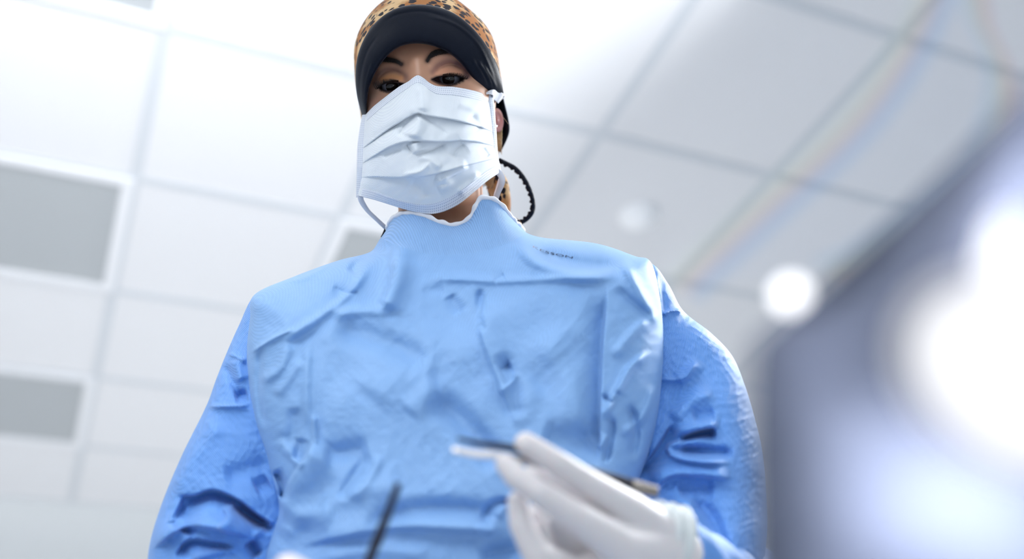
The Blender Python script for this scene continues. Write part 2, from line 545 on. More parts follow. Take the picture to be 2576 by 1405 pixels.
# ---- gown body
rows = [
    [(975, 574), (984, 553), (1003, 540), (1035, 534), (1070, 543), (1100, 556), (1135, 565), (1165, 559), (1186, 543), (1196, 518), (1212, 498), (1240, 500), (1264, 519), (1290, 550), (1316, 578)],
    [(955, 602), (990, 585), (1040, 580), (1090, 592), (1140, 600), (1190, 585), (1230, 560), (1275, 560), (1330, 588)],
    [(931, 633), (985, 632), (1050, 640), (1140, 655), (1230, 635), (1300, 610), (1370, 598)],
    [(850, 655), (960, 690), (1140, 725), (1300, 690), (1500, 612)],
    [(740, 695), (900, 760), (1140, 800), (1350, 750), (1595, 643)],
    [(640, 741), (850, 840), (1140, 880), (1400, 820), (1640, 664)],
    [(629, 800), (850, 910), (1140, 950), (1400, 890), (1664, 775)],
    [(621, 900), (850, 1000), (1140, 1040), (1400, 990), (1668, 900)],
    [(638, 1050), (850, 1110), (1140, 1140), (1400, 1110), (1655, 1040)],
    [(670, 1160), (850, 1205), (1140, 1220), (1400, 1200), (1632, 1140)],
    [(700, 1270), (850, 1290), (1140, 1300), (1400, 1290), (1600, 1230)],
    [(688, 1325), (850, 1350), (1140, 1360), (1400, 1350), (1585, 1310)],
    [(662, 1402), (850, 1420), (1140, 1430), (1400, 1420), (1570, 1400)],
    [(630, 1550), (850, 1560), (1140, 1570), (1400, 1560), (1580, 1540)],
    [(600, 1900), (850, 1900), (1140, 1900), (1400, 1900), (1620, 1880)],
]
deps = [(1.10, 1.03, 1.11), (1.085, 1.01, 1.10), (1.08, 0.99, 1.085), (1.065, 0.965, 1.06), (1.05, 0.94, 1.045), (1.03, 0.915, 1.03),
        (1.015, 0.90, 1.01), (0.995, 0.88, 0.99), (0.97, 0.86, 0.965), (0.95, 0.845, 0.945), (0.93, 0.83, 0.93), (0.92, 0.825, 0.92), (0.905, 0.815, 0.905), (0.89, 0.80, 0.89), (0.83, 0.75, 0.83)]
GS = [
    # sweep from collar down to the chest, left of centre
    ('r', [(1010, 600), (1000, 700), (960, 790)], 26, 7), ('a', [(1000, 640), (985, 720), (965, 785)], 10, 5, 40),
    ('r', [(830, 790), (920, 780), (985, 785)], 16, 5),
    ('r', [(700, 865), (745, 835), (800, 800), (880, 735), (930, 660)], 12, 5), ('r', [(720, 880), (850, 760), (860, 700)], 20, -3),
    ('k', [(625, 890), (690, 850), (745, 825)], 8, 5), ('r', [(650, 960), (700, 930), (730, 860)], 14, 4),
    ('r', [(700, 700), (760, 700), (830, 660)], 9, 3), ('r', [(880, 690), (905, 655), (935, 635)], 14, -6),
    ('k', [(835, 720), (870, 735), (905, 735)], 8, -3),
    # big soft hollows over the chest
    ('r', [(830, 830), (940, 850), (1050, 900), (1080, 930)], 32, -8), ('r', [(930, 1010), (1000, 940), (1110, 940)], 60, 5),
    ('r', [(1070, 1000), (1130, 1030), (1200, 1100), (1260, 1180)], 34, -10), ('r', [(1020, 1040), (1100, 960)], 30, 4),
    ('a', [(1200, 740), (1215, 840), (1260, 960), (1310, 1080)], 10, 7, 50), ('r', [(1255, 880), (1290, 960), (1300, 1060)], 24, -7),
    ('k', [(1250, 990), (1290, 960), (1300, 930)], 9, 5), ('k', [(1255, 930), (1285, 915)], 9, -5),
    ('r', [(1330, 980), (1420, 900), (1480, 850)], 40, -4), ('r', [(1360, 1090), (1440, 1110), (1490, 1090)], 36, -6),
    ('r', [(1360, 820), (1440, 980), (1460, 1100)], 42, 5),
    # horizontal crease under the collar
    ('r', [(1060, 715), (1110, 700), (1250, 705), (1400, 700), (1560, 700)], 11, 4), ('r', [(1060, 735), (1120, 725)], 12, -1.5), ('k', [(1240, 705), (1270, 690)], 7, -3),
    ('r', [(1210, 720), (1205, 790), (1215, 840)], 10, -5), ('r', [(1130, 740), (1160, 790)], 14, -3),
    # shoulder folds on the right
    ('r', [(1290, 610), (1350, 660), (1440, 690), (1560, 690)], 16, 6), ('r', [(1350, 625), (1450, 660), (1560, 670)], 16, -5),
    ('r', [(1560, 640), (1590, 700), (1640, 790), (1655, 830)], 14, 5),
    # overlap edge of the front panel and the folds beside it
    ('a', [(1524, 712), (1512, 850), (1505, 1000), (1503, 1100), (1502, 1180)], 34, -9, 5),
    ('r', [(1545, 720), (1600, 770), (1650, 800)], 12, -4), ('r', [(1540, 900), (1600, 830), (1640, 800)], 14, 4),
    ('r', [(1510, 1060), (1545, 1000), (1590, 920), (1640, 880)], 10, 6), ('k', [(1512, 990), (1540, 1010), (1560, 980)], 8, -5),
    ('r', [(1580, 1010), (1600, 1080), (1590, 1160)], 12, -6), ('r', [(1560, 1100), (1620, 1040), (1645, 960)], 12, 5),
    ('r', [(1520, 1170), (1540, 1080), (1535, 1040)], 9, -5), ('k', [(1505, 1130), (1530, 1090)], 8, 4),
    # left side strip
    ('r', [(655, 870), (650, 980), (665, 1080)], 9, -4), ('r', [(775, 860), (770, 980), (775, 1080)], 12, 3),
    ('r', [(690, 1000), (720, 960), (760, 900)], 14, 3), ('r', [(740, 1020), (735, 1090), (700, 1130)], 18, -4),
    ('r', [(700, 1100), (740, 1150), (760, 1180)], 12, 4), ('r', [(760, 1100), (745, 1160)], 14, -5),
    # big turned-over fold at lower left
    ('a', [(795, 1100), (770, 1150), (735, 1205), (705, 1275), (690, 1310)], 4, 14, 60), ('r', [(790, 1040), (792, 1100), (800, 1120)], 6, 4),
    ('r', [(690, 1180), (712, 1225), (705, 1262)], 12, -12),
    ('r', [(810, 1150), (860, 1140), (930, 1125)], 26, -6), ('r', [(850, 1260), (900, 1180), (930, 1140)], 12, -4), ('r', [(880, 1260), (930, 1200), (960, 1140)], 14, 3),
    ('r', [(700, 1350), (760, 1300), (850, 1290)], 30, 6),
    # lower belly folds
    ('a', [(740, 1370), (850, 1345), (1000, 1320), (1150, 1325), (1290, 1330)], 12, 8, 50), ('r', [(900, 1330), (1010, 1290), (1150, 1280), (1260, 1300)], 26, -10),
    ('r', [(800, 1280), (900, 1240), (1020, 1220)], 34, 5), ('r', [(1210, 1320), (1240, 1270), (1290, 1260)], 12, -6), ('r', [(1190, 1330), (1250, 1335)], 10, 5),
    ('r', [(1250, 1300), (1270, 1270)], 8, 5), ('r', [(1200, 1395), (1300, 1380), (1360, 1370)], 22, -7), ('r', [(780, 1400), (950, 1385), (1100, 1390)], 20, 3),
]


def gown_extra(X, Y):
    a = sinfield(X, Y, 190, 7, 3) * 0.004 + sinfield(X, Y, 120, 7, 13, True) * 0.0008 + sinfield(X, Y, 90, 8, 5, True) * 0.0006 + sinfield(X, Y, 38, 8, 8, True) * 0.00035
    return a * np.clip((Y - 560) / 120, 0.15, 1)


gA, gA2 = loft_front(rows, deps, 560, 620, 2.3, [0.10, 0.10, 0.11, 0.13, 0.15, 0.17, 0.18, 0.18, 0.18, 0.18, 0.18, 0.18, 0.18, 0.18, 0.2], 60, GS, gown_extra)
n, m = gA2.shape[:2]
fi = np.repeat(np.arange(n - 1), m)
# ribbed knit at the neck, plain weave below
yy = gA2[:-1, :, 1].ravel() if False else None
cx = gA2[:-1, :, 0].reshape(-1); cy = gA2[:-1, :, 1].reshape(-1)
mi = (cy < 640 - 0.0016 * (cx - 1130) ** 2 * 0.9).astype(int)
gown = build_loft('gown', gA2, [M_gown, M_rib], person, mi=mi)


def surf_depth(A, x, y):
    """depth of a built front surface at a photo point"""
    q = (A[..., 0] - x) ** 2 + (A[..., 1] - y) ** 2
    return A[..., 2].ravel()[np.argmin(q)]


# neck binding: rolled white edge on the first row (front and back)
ring = gA2[0]
ring = np.concatenate([ring, ring[:1]])
_t = np.arange(len(ring)); jit = np.stack([np.sin(_t * 0.13) * 0.8, np.sin(_t * 0.11 + np.sin(_t * .05) * 2) * 1.2, np.zeros(len(ring))], -1)
V, F_b = tube(W(ring + jit)[::2], 0.0026 * (1 + 0.15 * np.sin(np.arange(len(ring[::2])) * 0.4)), 10, False)
uvb = np.stack([np.repeat(np.arange(len(V) // 10) * 0.002, 10), np.tile(np.arange(10) * 0.001, len(V) // 10)], -1)
mesh('neck_binding', V, F_b, M_tie, gown, uv=uvb)

# printed word on the yoke
cu = bpy.data.curves.new('print', 'FONT'); cu.body = 'KESSON'; cu.size = 1.0; cu.resolution_u = 3
to = bpy.data.objects.new('print', cu); COL.objects.link(to)
bpy.context.view_layer.update()
tm = bpy.data.meshes.new_from_object(to.evaluated_get(bpy.context.evaluated_depsgraph_get()))
tv = np.array([v.co[:] for v in tm.vertices]); tf = [list(p.vertices) for p in tm.polygons]
bpy.data.objects.remove(to)
x0, x1 = tv[:, 0].min(), tv[:, 0].max()
u = (tv[:, 0] - x0) / (x1 - x0); v = tv[:, 1]
base = cat_rom(np.array([(1340, 622), (1365, 633), (1395, 641), (1440, 650)], float), 200)
bx = np.interp(u, np.linspace(0, 1, 200), base[:, 0]); by = np.interp(u, np.linspace(0, 1, 200), base[:, 1])
tp = np.stack([bx + v * 2, by - v * 7.5], -1)
td = np.array([surf_depth(gA[60:240], a, b) for a, b in tp]) - 0.0012
mesh('printed_word', W(np.column_stack([tp, td])), tf, M_ink, gown, smooth=False)


# ---- sleeves: chains of rings, each from outer to inner photo point
def sleeve(name, rings, back, SS, n=420, m=360, extra_seed=1, mats=M_sleeve):
    rr = []; dd = []
    for O, I, dO, dM, dI, bow in rings:
        mid = ((O[0] + I[0]) / 2 + bow[0], (O[1] + I[1]) / 2 + bow[1])
        rr.append([O, mid, I]); dd.append((dO + .02, dM + .045, dI + .05))

    def ex(X, Y):
        return sinfield(X, Y, 110, 7, extra_seed) * 0.002 + sinfield(X, Y, 55, 8, extra_seed + 1, True) * 0.0012
    A, A2 = loft_front(rr, dd, n, m, 2.1, back, 50, SS, ex)
    return A, build_loft(name, A2, mats, person)


SL = [
    ((700, 715), (800, 720), 1.08, 1.03, 1.04, (0, 20)),
    ((640, 742), (800, 800), 1.06, 0.99, 1.03, (0, 20)),
    ((600, 820), (800, 880), 1.04, 0.965, 1.02, (0, 20)),
    ((571, 885), (800, 950), 1.02, 0.945, 1.01, (0, 20)),
    ((545, 950), (800, 1020), 1.0, 0.925, 0.99, (0, 15)),
    ((520, 1018), (790, 1080), 0.985, 0.905, 0.97, (0, 10)),
    ((455, 1150), (790, 1190), 0.96, 0.875, 0.95, (0, 10)),
    ((402, 1280), (790, 1290), 0.935, 0.85, 0.93, (0, 5)),
    ((373, 1390), (790, 1400), 0.915, 0.83, 0.91, (0, 0)),
    ((375, 1500), (790, 1500), 0.89, 0.80, 0.88, (0, 0)),
    ((420, 1640), (800, 1590), 0.82, 0.74, 0.83, (0, 0)),
    ((560, 1720), (840, 1600), 0.74, 0.67, 0.76, (0, 0)),
    ((690, 1680), (860, 1580), 0.68, 0.62, 0.70, (0, 0)),
]
SSL = [
    ('k', [(572, 888), (600, 900), (620, 912)], 5, 4), ('r', [(560, 910), (600, 985), (618, 1010)], 12, -5), ('r', [(590, 900), (610, 960)], 14, 4),
    ('k', [(520, 1022), (560, 1022), (630, 1020)], 5, 5), ('r', [(590, 1000), (625, 990)], 12, -5),
    # elbow creases
    ('a', [(440, 1246), (485, 1250), (535, 1236), (600, 1262), (650, 1300), (700, 1325)], 26, -16, 4),
    ('r', [(440, 1280), (470, 1300), (450, 1340)], 30, -12),
    ('a', [(375, 1385), (430, 1340), (480, 1320), (560, 1330), (640, 1350)], 6, 12, 30),
    ('a', [(560, 1270), (575, 1300), (545, 1335)], 6, 10, 22),
    ('r', [(585, 1268), (630, 1300), (690, 1335)], 9, -12),
    ('k', [(640, 1350), (665, 1325), (690, 1310)], 7, 6),
    ('a', [(440, 1405), (475, 1362), (540, 1368), (600, 1380)], 22, -10, 5),
    ('r', [(480, 1405), (530, 1390), (600, 1380)], 10, 7), ('r', [(625, 1360), (650, 1400)], 14, -10),
    ('r', [(560, 1200), (620, 1180), (680, 1160)], 24, -5), ('r', [(640, 1230), (680, 1210)], 22, -6),
    ('r', [(430, 1250), (500, 1130), (560, 1040)], 26, 4),
]
slA, sl = sleeve('sleeve', SL, 0.12, SSL, extra_seed=21)
SR = [
    ((1560, 680), (1480, 720), 1.06, 1.04, 1.05, (0, 0)),
    ((1636, 662), (1500, 780), 1.05, 1.005, 1.03, (0, 0)),
    ((1680, 712), (1510, 830), 1.04, 0.985, 1.01, (0, 10)),
    ((1718, 780), (1520, 880), 1.03, 0.965, 1.0, (0, 10)),
    ((1790, 838), (1530, 960), 1.01, 0.945, 0.98, (0, 10)),
    ((1842, 895), (1540, 1040), 0.995, 0.925, 0.96, (0, 10)),
    ((1872, 965), (1545, 1110), 0.975, 0.90, 0.945, (0, 10)),
    ((1896, 1045), (1550, 1180), 0.955, 0.88, 0.93, (0, 10)),
    ((1915, 1130), (1550, 1260), 0.93, 0.86, 0.915, (0, 0)),
    ((1925, 1240), (1560, 1340), 0.905, 0.835, 0.90, (0, 0)),
    ((1925, 1360), (1570, 1430), 0.88, 0.80, 0.88, (0, 0)),
    ((1900, 1500), (1600, 1480), 0.86, 0.775, 0.85, (0, 0)),
    ((1850, 1600), (1640, 1470), 0.84, 0.765, 0.82, (0, 0)),
    ((1760, 1600), (1660, 1420), 0.82, 0.76, 0.80, (0, 0)),
]
SSR = [
    ('k', [(1664, 792), (1690, 782), (1718, 782)], 5, 5), ('r', [(1650, 690), (1662, 760), (1664, 800)], 6, 4),
    ('r', [(1700, 960), (1740, 930), (1765, 905)], 16, 4), ('k', [(1655, 955), (1720, 950), (1755, 905)], 8, 5),
    ('r', [(1690, 1060), (1750, 1000), (1800, 990)], 18, 5), ('r', [(1740, 1050), (1800, 1040)], 16, -4),
    # looped elbow fold
    ('a', [(1700, 1110), (1740, 1085), (1790, 1070), (1810, 1076)], 6, 10, 22), ('r', [(1700, 1105), (1760, 1092), (1805, 1088)], 12, -12),
    ('a', [(1805, 1095), (1740, 1105), (1682, 1122), (1690, 1145), (1760, 1160), (1850, 1162)], 5, 9, 18),
    ('r', [(1700, 1128), (1760, 1135), (1850, 1140)], 14, -8),
    ('a', [(1600, 1200), (1650, 1140), (1700, 1060)], 30, -8, 7), ('r', [(1590, 1190), (1620, 1120)], 14, -12),
    ('a', [(1640, 1230), (1680, 1195), (1740, 1190), (1850, 1200)], 8, 9, 34), ('r', [(1700, 1230), (1800, 1230)], 24, -5),
    ('r', [(1680, 1250), (1730, 1270), (1760, 1340), (1790, 1400)], 16, 7), ('r', [(1740, 1250), (1790, 1300), (1830, 1400)], 18, -7),
    ('r', [(1700, 1370), (1740, 1385)], 10, 5),
]
srA, sr = sleeve('sleeve', SR, 0.12, SSR, extra_seed=31)

# forearm sleeves, gathered towards the wrists
for fp in ([(1880, 1500, .925), (1840, 1500, .88), (1790, 1470, .84), (1745, 1425, .806), (1690, 1388, .778)], [(600, 1540, .90), (640, 1590, .82), (700, 1600, .75), (730, 1590, .70)]):
    Pp = cat_rom(np.array([W(p) for p in fp]), 60)
    tt = np.linspace(0, 1, 60)
    V, Ff = tube(Pp, 0.046 - 0.0195 * tt + 0.0018 * np.sin(tt * 30) * tt, 72, False)
    V = V + 0.0015 * np.sin(V[:, :1] * 260 + V[:, 2:] * 190) * (V - np.repeat(Pp, 72, 0)) / 0.035
    uvf = np.stack([np.tile(np.arange(72) * 0.003, 60), np.repeat(np.arange(60) * 0.003, 72)], -1)
    solid(mesh('forearm_sleeve', V, Ff, M_sleeve, person, uv=uvf), 0.0008, 0)

# ---- body: head, neck and trunk as one lofted surface with a relief face
hr = [
    # y, xL, xR, dL, dM, dR, bow
    (-8, 1030, 1110, 1.17, 1.15, 1.17, 0), (8, 985, 1150, 1.165, 1.13, 1.165, 0), (35, 945, 1190, 1.16, 1.105, 1.16, 0), (70, 922, 1220, 1.155, 1.085, 1.155, 0),
    (120, 908, 1240, 1.15, 1.068, 1.15, 2), (180, 903, 1248, 1.145, 1.060, 1.15, 4), (240, 908, 1248, 1.14, 1.056, 1.15, 6), (300, 918, 1244, 1.135, 1.052, 1.145, 8),
    (360, 930, 1236, 1.13, 1.045, 1.14, 10), (420, 952, 1226, 1.125, 1.035, 1.135, 12), (462, 985, 1215, 1.12, 1.03, 1.13, 22), (485, 1000, 1214, 1.12, 1.04, 1.13, 28),
    (505, 1001, 1216, 1.125, 1.065, 1.13, 26), (530, 1002, 1226, 1.13, 1.08, 1.135, 22), (570, 1002, 1245, 1.135, 1.08, 1.14, 20), (610, 985, 1260, 1.125, 1.07, 1.13, 20),
    (660, 940, 1340, 1.11, 1.06, 1.11, 30), (740, 840, 1460, 1.10, 1.03, 1.10, 60), (900, 760, 1530, 1.08, 0.99, 1.08, 60), (1300, 780, 1500, 1.02, 0.89, 1.02, 0), (1800, 700, 1560, 0.90, 0.81, 0.90, 0),
]
hrows = [[(a[1], a[0]), ((a[1] + a[2]) / 2, a[0] + a[6]), (a[2], a[0])] for a in hr]
hdeps = [(a[3], a[4], a[5]) for a in hr]
s_cols = 420


def head_loft():
    # uneven rows: dense over the face
    K = []
    t = np.linspace(0, 1, s_cols); s = 2 * t - 1
    for R, D in zip(hrows, hdeps):
        C = cat_rom(np.asarray(R, float), s_cols)
        w = (1 - np.abs(s) ** 2.2) ** (1 / 2.2)
        d = D[0] + (D[2] - D[0]) * t + (D[1] - (D[0] + D[2]) / 2) * w
        K.append(np.column_stack([C, d * 1000]))
    K = np.array(K)
    top = cat_rom(K[:13], 640)
    low = cat_rom(K[12:], 120)[1:]
    A = np.concatenate([top, low]); A[..., 2] /= 1000
    return A


hA = head_loft()
X, Y = hA[..., 0], hA[..., 1]
eyeL_ap = np.array([(953, 220), (960, 214), (972, 209), (988, 207), (1004, 208.5), (1021, 212), (1010, 221), (994, 228), (975, 229), (961, 226)], float)
eyeR_ap = np.array([(1087, 199.5), (1098, 194), (1113, 191.5), (1130, 190), (1146, 191.5), (1160, 195), (1168, 197), (1158, 204), (1143, 210.5), (1125, 212.5), (1106, 209), (1095, 204)], float)


def inpoly(X, Y, P):
    c = np.zeros(X.shape, bool); j = len(P) - 1
    for i in range(len(P)):
        xi, yi = P[i]; xj, yj = P[j]
        with np.errstate(divide='ignore', invalid='ignore'):
            c ^= ((yi > Y) != (yj > Y)) & (X < (xj - xi) * (Y - yi) / (yj - yi + 1e-12) + xi)
        j = i
    return c


face_s = [
    ('r', [(1046, 120), (1049, 160), (1052, 200), (1058, 260), (1066, 330)], 22, 9), ('r', [(1056, 240), (1064, 300), (1068, 350)], 24, 12),
    ('b', [(984, 192), (985, 198)], 34, -7), ('b', [(1136, 178), (1137, 184)], 36, -7),
    ('b', [(984, 212), (988, 214)], 26, 6.5), ('b', [(1128, 196), (1132, 196)], 27, 6.5),
    ('r', [(940, 175), (975, 160), (1015, 160)], 16, 2.5), ('r', [(1070, 150), (1110, 138), (1160, 148)], 16, 2.5),
    ('r', [(948, 205), (965, 184), (990, 178), (1015, 190)], 3.5, -1.6), ('r', [(1092, 185), (1115, 166), (1140, 162), (1165, 175)], 3.5, -1.6),
    ('b', [(950, 290), (955, 300)], 36, 4), ('b', [(1195, 260), (1195, 270)], 40, 5),
    ('b', [(1075, 455), (1085, 460)], 40, 6), ('b', [(1072, 400), (1074, 405)], 30, 4),
]
D = strokes(X, Y, face_s)
hA[..., 2] -= D
col = np.empty(hA.shape); col[:] = (0.64, 0.345, 0.225)
mot = sinfield(X, Y, 40, 8, 77)
col *= (1 + 0.04 * mot)[..., None]


def tint(mask, c):
    global col
    k = mask[..., None]
    col = col * (1 - k) + np.array(c) * k


def gd(pts, w, X=X, Y=Y):
    d, _, al = seg_dist(X, Y, cat_rom(np.array(pts, float), 24))
    return np.exp(-(d / w) ** 2)


tint(0.45 * gd([(960, 135), (1050, 118), (1140, 135)], 26), (0.42, 0.19, 0.13))  # shade under the cap edge, painted into the forehead colour
tint(0.35 * gd([(950, 290), (940, 260)], 30), (0.72, 0.38, 0.32))
tint(0.7 * gd([(945, 208), (952, 190), (972, 176), (1000, 177), (1018, 192)], 9), (0.17, 0.085, 0.085))
tint(0.55 * gd([(1018, 195), (1024, 205)], 9), (0.20, 0.10, 0.08))
tint(0.8 * gd([(963, 200), (985, 192), (1008, 196)], 8), (0.78, 0.36, 0.16))
tint(0.75 * gd([(1090, 180), (1105, 163), (1135, 155), (1165, 172), (1175, 190)], 9), (0.20, 0.08, 0.075))
tint(0.75 * gd([(1150, 160), (1172, 178), (1176, 192)], 10), (0.12, 0.055, 0.06))
tint(0.8 * gd([(1100, 186), (1125, 176), (1155, 182)], 9), (0.74, 0.35, 0.22))
tint(0.9 * gd([(1022, 213), (1026, 214)], 4), (0.20, 0.04, 0.04))
tint(0.8 * gd([(1090, 200), (1094, 200)], 4), (0.25, 0.06, 0.05))
for ap in (eyeL_ap, eyeR_ap):
    P = np.vstack([ap, ap[:1]])
    d, _, _ = seg_dist(X, Y, P)
    ins = inpoly(X, Y, ap)
    tint(np.where(ins, 0, np.exp(-(d / 4.2) ** 2)), (0.012, 0.008, 0.012))
    hA[..., 2] = np.where(ins, hA[..., 2] + 0.014 * np.clip(d / 2.0, 0, 1), hA[..., 2] - 0.0010 * np.exp(-(d / 3) ** 2))
    tint(np.where(ins, 1.0, 0), (0.05, 0.02, 0.02))
# brow pencil under the hairs
browL = [(948, 150), (962, 149), (980, 151), (996, 154), (1009, 161)]
browR = [(1075, 152), (1083, 141), (1098, 133), (1115, 130), (1135, 130), (1150, 134)]
tint(np.clip(1.2 * gd(browL, 8.0), 0, 1) * 0.97, (0.018, 0.011, 0.013))
tint(np.clip(1.2 * gd(browR, 7.5), 0, 1) * 0.97, (0.018, 0.011, 0.013))
tint(0.25 * gd([(1049, 150), (1051, 185)], 5), (0.9, 0.7, 0.6))  # paler stripe down the nose bridge
# back half
nb = 80; ph = np.linspace(0, math.pi, nb + 2)[1:-1]; sb = np.cos(ph)
bkd = np.interp(Y[:, 0], [-10, 20, 100, 300, 430, 500, 560, 640, 800, 1800], [0.03, 0.08, 0.11, 0.11, 0.09, 0.06, 0.045, 0.045, 0.07, 0.08])
Bk = hA[:, :1] + (hA[:, -1:] - hA[:, :1]) * ((1 - sb[::-1]) / 2)[None, ::-1, None]
Bk = hA[:, :1] + (hA[:, -1:] - hA[:, :1]) * ((sb + 1) / 2)[None, :, None]
Bk[..., 2] += np.sin(ph)[None, :] ** 0.8 * bkd[:, None]
H2 = np.concatenate([hA, Bk], 1)
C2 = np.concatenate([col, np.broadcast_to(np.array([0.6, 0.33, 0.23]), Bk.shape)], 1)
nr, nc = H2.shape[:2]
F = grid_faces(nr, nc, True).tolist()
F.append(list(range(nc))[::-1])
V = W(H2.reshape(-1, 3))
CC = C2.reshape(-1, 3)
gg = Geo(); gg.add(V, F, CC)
base_skin = np.array([0.6, 0.33, 0.23])
# arms under the sleeves and legs under the skirt
armL = [W(p) for p in ((860, 800, 1.12), (720, 880, 1.09), (680, 1000, 1.05), (610, 1200, 1.0), (590, 1400, 0.95), (640, 1550, 0.86), (720, 1590, 0.74), (760, 1600, 0.69))]
armR = [W(p) for p in ((1480, 800, 1.13), (1580, 850, 1.09), (1670, 960, 1.05), (1740, 1120, 1.01), (1780, 1280, 0.97), (1830, 1480, 0.92), (1790, 1470, 0.85), (1705, 1400, 0.785))]
for arm in (armL, armR):
    Pp = cat_rom(np.array(arm), 40)
    rr_ = np.interp(np.linspace(0, 1, 40), [0, .15, .5, .62, .8, 1], [.034, .034, .030, .028, .022, .018])
    v_, f_ = tube(Pp, rr_, 16); gg.add(v_, f_, base_skin)
hipz = W((1140, 1800, 0.75))[2]
for sx in (-0.085, 0.085):
    c0 = np.array([0.02 + sx, 0.80, 0.62]); 
    Pp = cat_rom(np.array([c0, c0 + (0, 0.03, -0.18), c0 + (0, 0.05, -0.36), c0 + (0, 0.06, -0.52), c0 + (0, 0.04, -0.575), c0 + (0, -0.10, -0.59)]), 40)
    v_, f_ = tube(Pp, np.interp(np.linspace(0, 1, 40), [0, .3, .45, .75, .85, 1], [.075, .052, .053, .034, .036, .026]), 16); gg.add(v_, f_, base_skin)
body = gg.build('body', M_skin, person, True)

# gown skirt below the picture: continues the loft to the shins
gb = W(gA2[-1])
sk = []
for k, t in enumerate(np.linspace(0, 1, 14)):
    c = gb.mean(0); q = gb.copy()
    ctr = c * (1 - t) + np.array([0.02, 0.84, 0.28]) * t
    q = (q - c) * (1 + 0.1 * t) + ctr
    q[:, 2] = gb[:, 2] * (1 - t) + (0.28) * t
    ang = np.arctan2(q[:, 1] - ctr[1], q[:, 0] - ctr[0])
    q[:, :2] += (np.cos(ang * 9) * 0.012 * t)[:, None] * np.stack([np.cos(ang), np.sin(ang)], -1)
    sk.append(q)
sk = np.array(sk)
uvs = np.stack([np.tile(np.arange(m) * 0.003, 14), np.repeat(np.arange(14) * 0.03, m)], -1)
mesh('gown_skirt', sk.reshape(-1, 3), grid_faces(14, m, True), M_gown, gown, uv=uvs)

# ---- eyes
for nm, ic, ap in (('eye', (986, 218), eyeL_ap), ('eye', (1128, 199), eyeR_ap)):
    A_ = hA
    q = (X - ap[:, 0].mean()) ** 2 + (Y - (ap[:, 1].min() - 6)) ** 2
    dlid = A_[..., 2].ravel()[np.argmin(q)]
    R = 0.0118
    fr = W((ic[0], ic[1], dlid + 0.0042))
    view = CAM - fr; view /= np.linalg.norm(view)
    gaze = view * 1.0 - U_ * 0.10 - R_ * 0.05; gaze /= np.linalg.norm(gaze)
    c = fr - gaze * R
    q_ = Vector(gaze).to_track_quat('Z', 'Y').to_matrix()
    Q = np.array(q_)
    V0, F0 = ball((0, 0, 0), 1.0, 60)
    an = np.arccos(np.clip(V0[:, 2], -1, 1))
    rad = R * np.where(an < 0.52, 1 - 0.0, 1.0)
    e = mesh(nm, c + (V0 * rad[:, None]) @ Q.T, F0, M_sclera, person)
    kk = an[F0].max(1)
    ii = (kk < 0.62)
    Fi = F0[ii]
    mesh('iris', c + (V0 * R * 1.004) @ Q.T, Fi, M_iris, e)
    Fi = F0[kk < 0.25]
    mesh('pupil', c + (V0 * R * 1.007) @ Q.T, Fi, M_pupil, e)


def head_d(x, y): 
    q = (X - x) ** 2 + (Y - y) ** 2
    return hA[..., 2].ravel()[np.argmin(q)]


def strand(g_, pts, r0, r1=0.00004, n=5):
    P = cat_rom(np.array(pts, float), 6)
    v_, f_ = tube(W(P), np.linspace(r0, r1, len(P)), n, False)
    g_.add(v_, f_)


# brows
for path, hw, sgn in ((browL, 7, -1), (browR, 8, 1)):
    g_ = Geo(); C = cat_rom(np.array(path, float), 60)
    for k in range(420):
        t = random.random(); i = int(t * 58)
        o = random.uniform(-1, 1) * hw * (0.55 + 0.45 * math.sin(math.pi * min(1, t + .2)))
        x, y = C[i] + np.array([0, o])
        tx, ty = (C[i + 1] - C[i]) / np.linalg.norm(C[i + 1] - C[i])
        if sgn < 0: tx, ty = -tx, -ty
        L = random.uniform(6, 10)
        d0 = head_d(x, y)
        dx, dy = tx * L, ty * L - L * 0.35 * (1 if o > 0 else 0.2)
        strand(g_, [(x, y, d0 + 0.0002), (x + dx * .5, y + dy * .6, d0 - 0.0012), (x + dx, y + dy, d0 - 0.0012)], 0.00016)
    g_.build('eyebrow', M_hair, person, True)
# lashes
for ap, up_, lo_, out in ((eyeL_ap, [(954, 219), (962, 212), (973, 206), (988, 203.5), (1003, 205)], [(956, 223), (962, 227), (975, 230.5), (990, 229)], -1),
                          (eyeR_ap, [(1168, 197), (1160, 193.5), (1146, 189), (1130, 187), (1113, 189)], [(1165, 200), (1157, 205), (1143, 211), (1125, 213.5)], 1)):
    g_ = Geo(); C = cat_rom(np.array(up_, float), 80)
    for k in range(120):
        t = (k + random.random()) / 120; i = int(t * 79)
        x, y = C[i]; d0 = head_d(x, y) - 0.0005
        L = (15 if out < 0 else 12) * (1 - 0.65 * t) * random.uniform(.8, 1.1)
        ax = out * (0.95 - 0.9 * t)
        strand(g_, [(x, y, d0), (x + ax * L * .55, y + L * (0.40 if out < 0 else 0.22) * (1 - t), d0 - 0.003), (x + ax * L * 1.0, y - L * (0.25 + .4 * t), d0 - 0.0055), (x + ax * L * 1.1, y - L * (0.75), d0 - 0.0065)], 0.00024)
    C = cat_rom(np.array(lo_, float), 60)
    for k in range(60):
        i = int(random.random() * 59)
        x, y = C[i]; d0 = head_d(x, y) - 0.0003; t = i / 59
        L = random.uniform(3, 6)
        strand(g_, [(x, y, d0), (x + out * L * .3 * (1 - t), y + L * .6, d0 - 0.001), (x + out * L * .7 * (1 - t), y + L, d0 - 0.0008)], 0.00014)
    g_.build('eyelashes', M_hair, person, True)

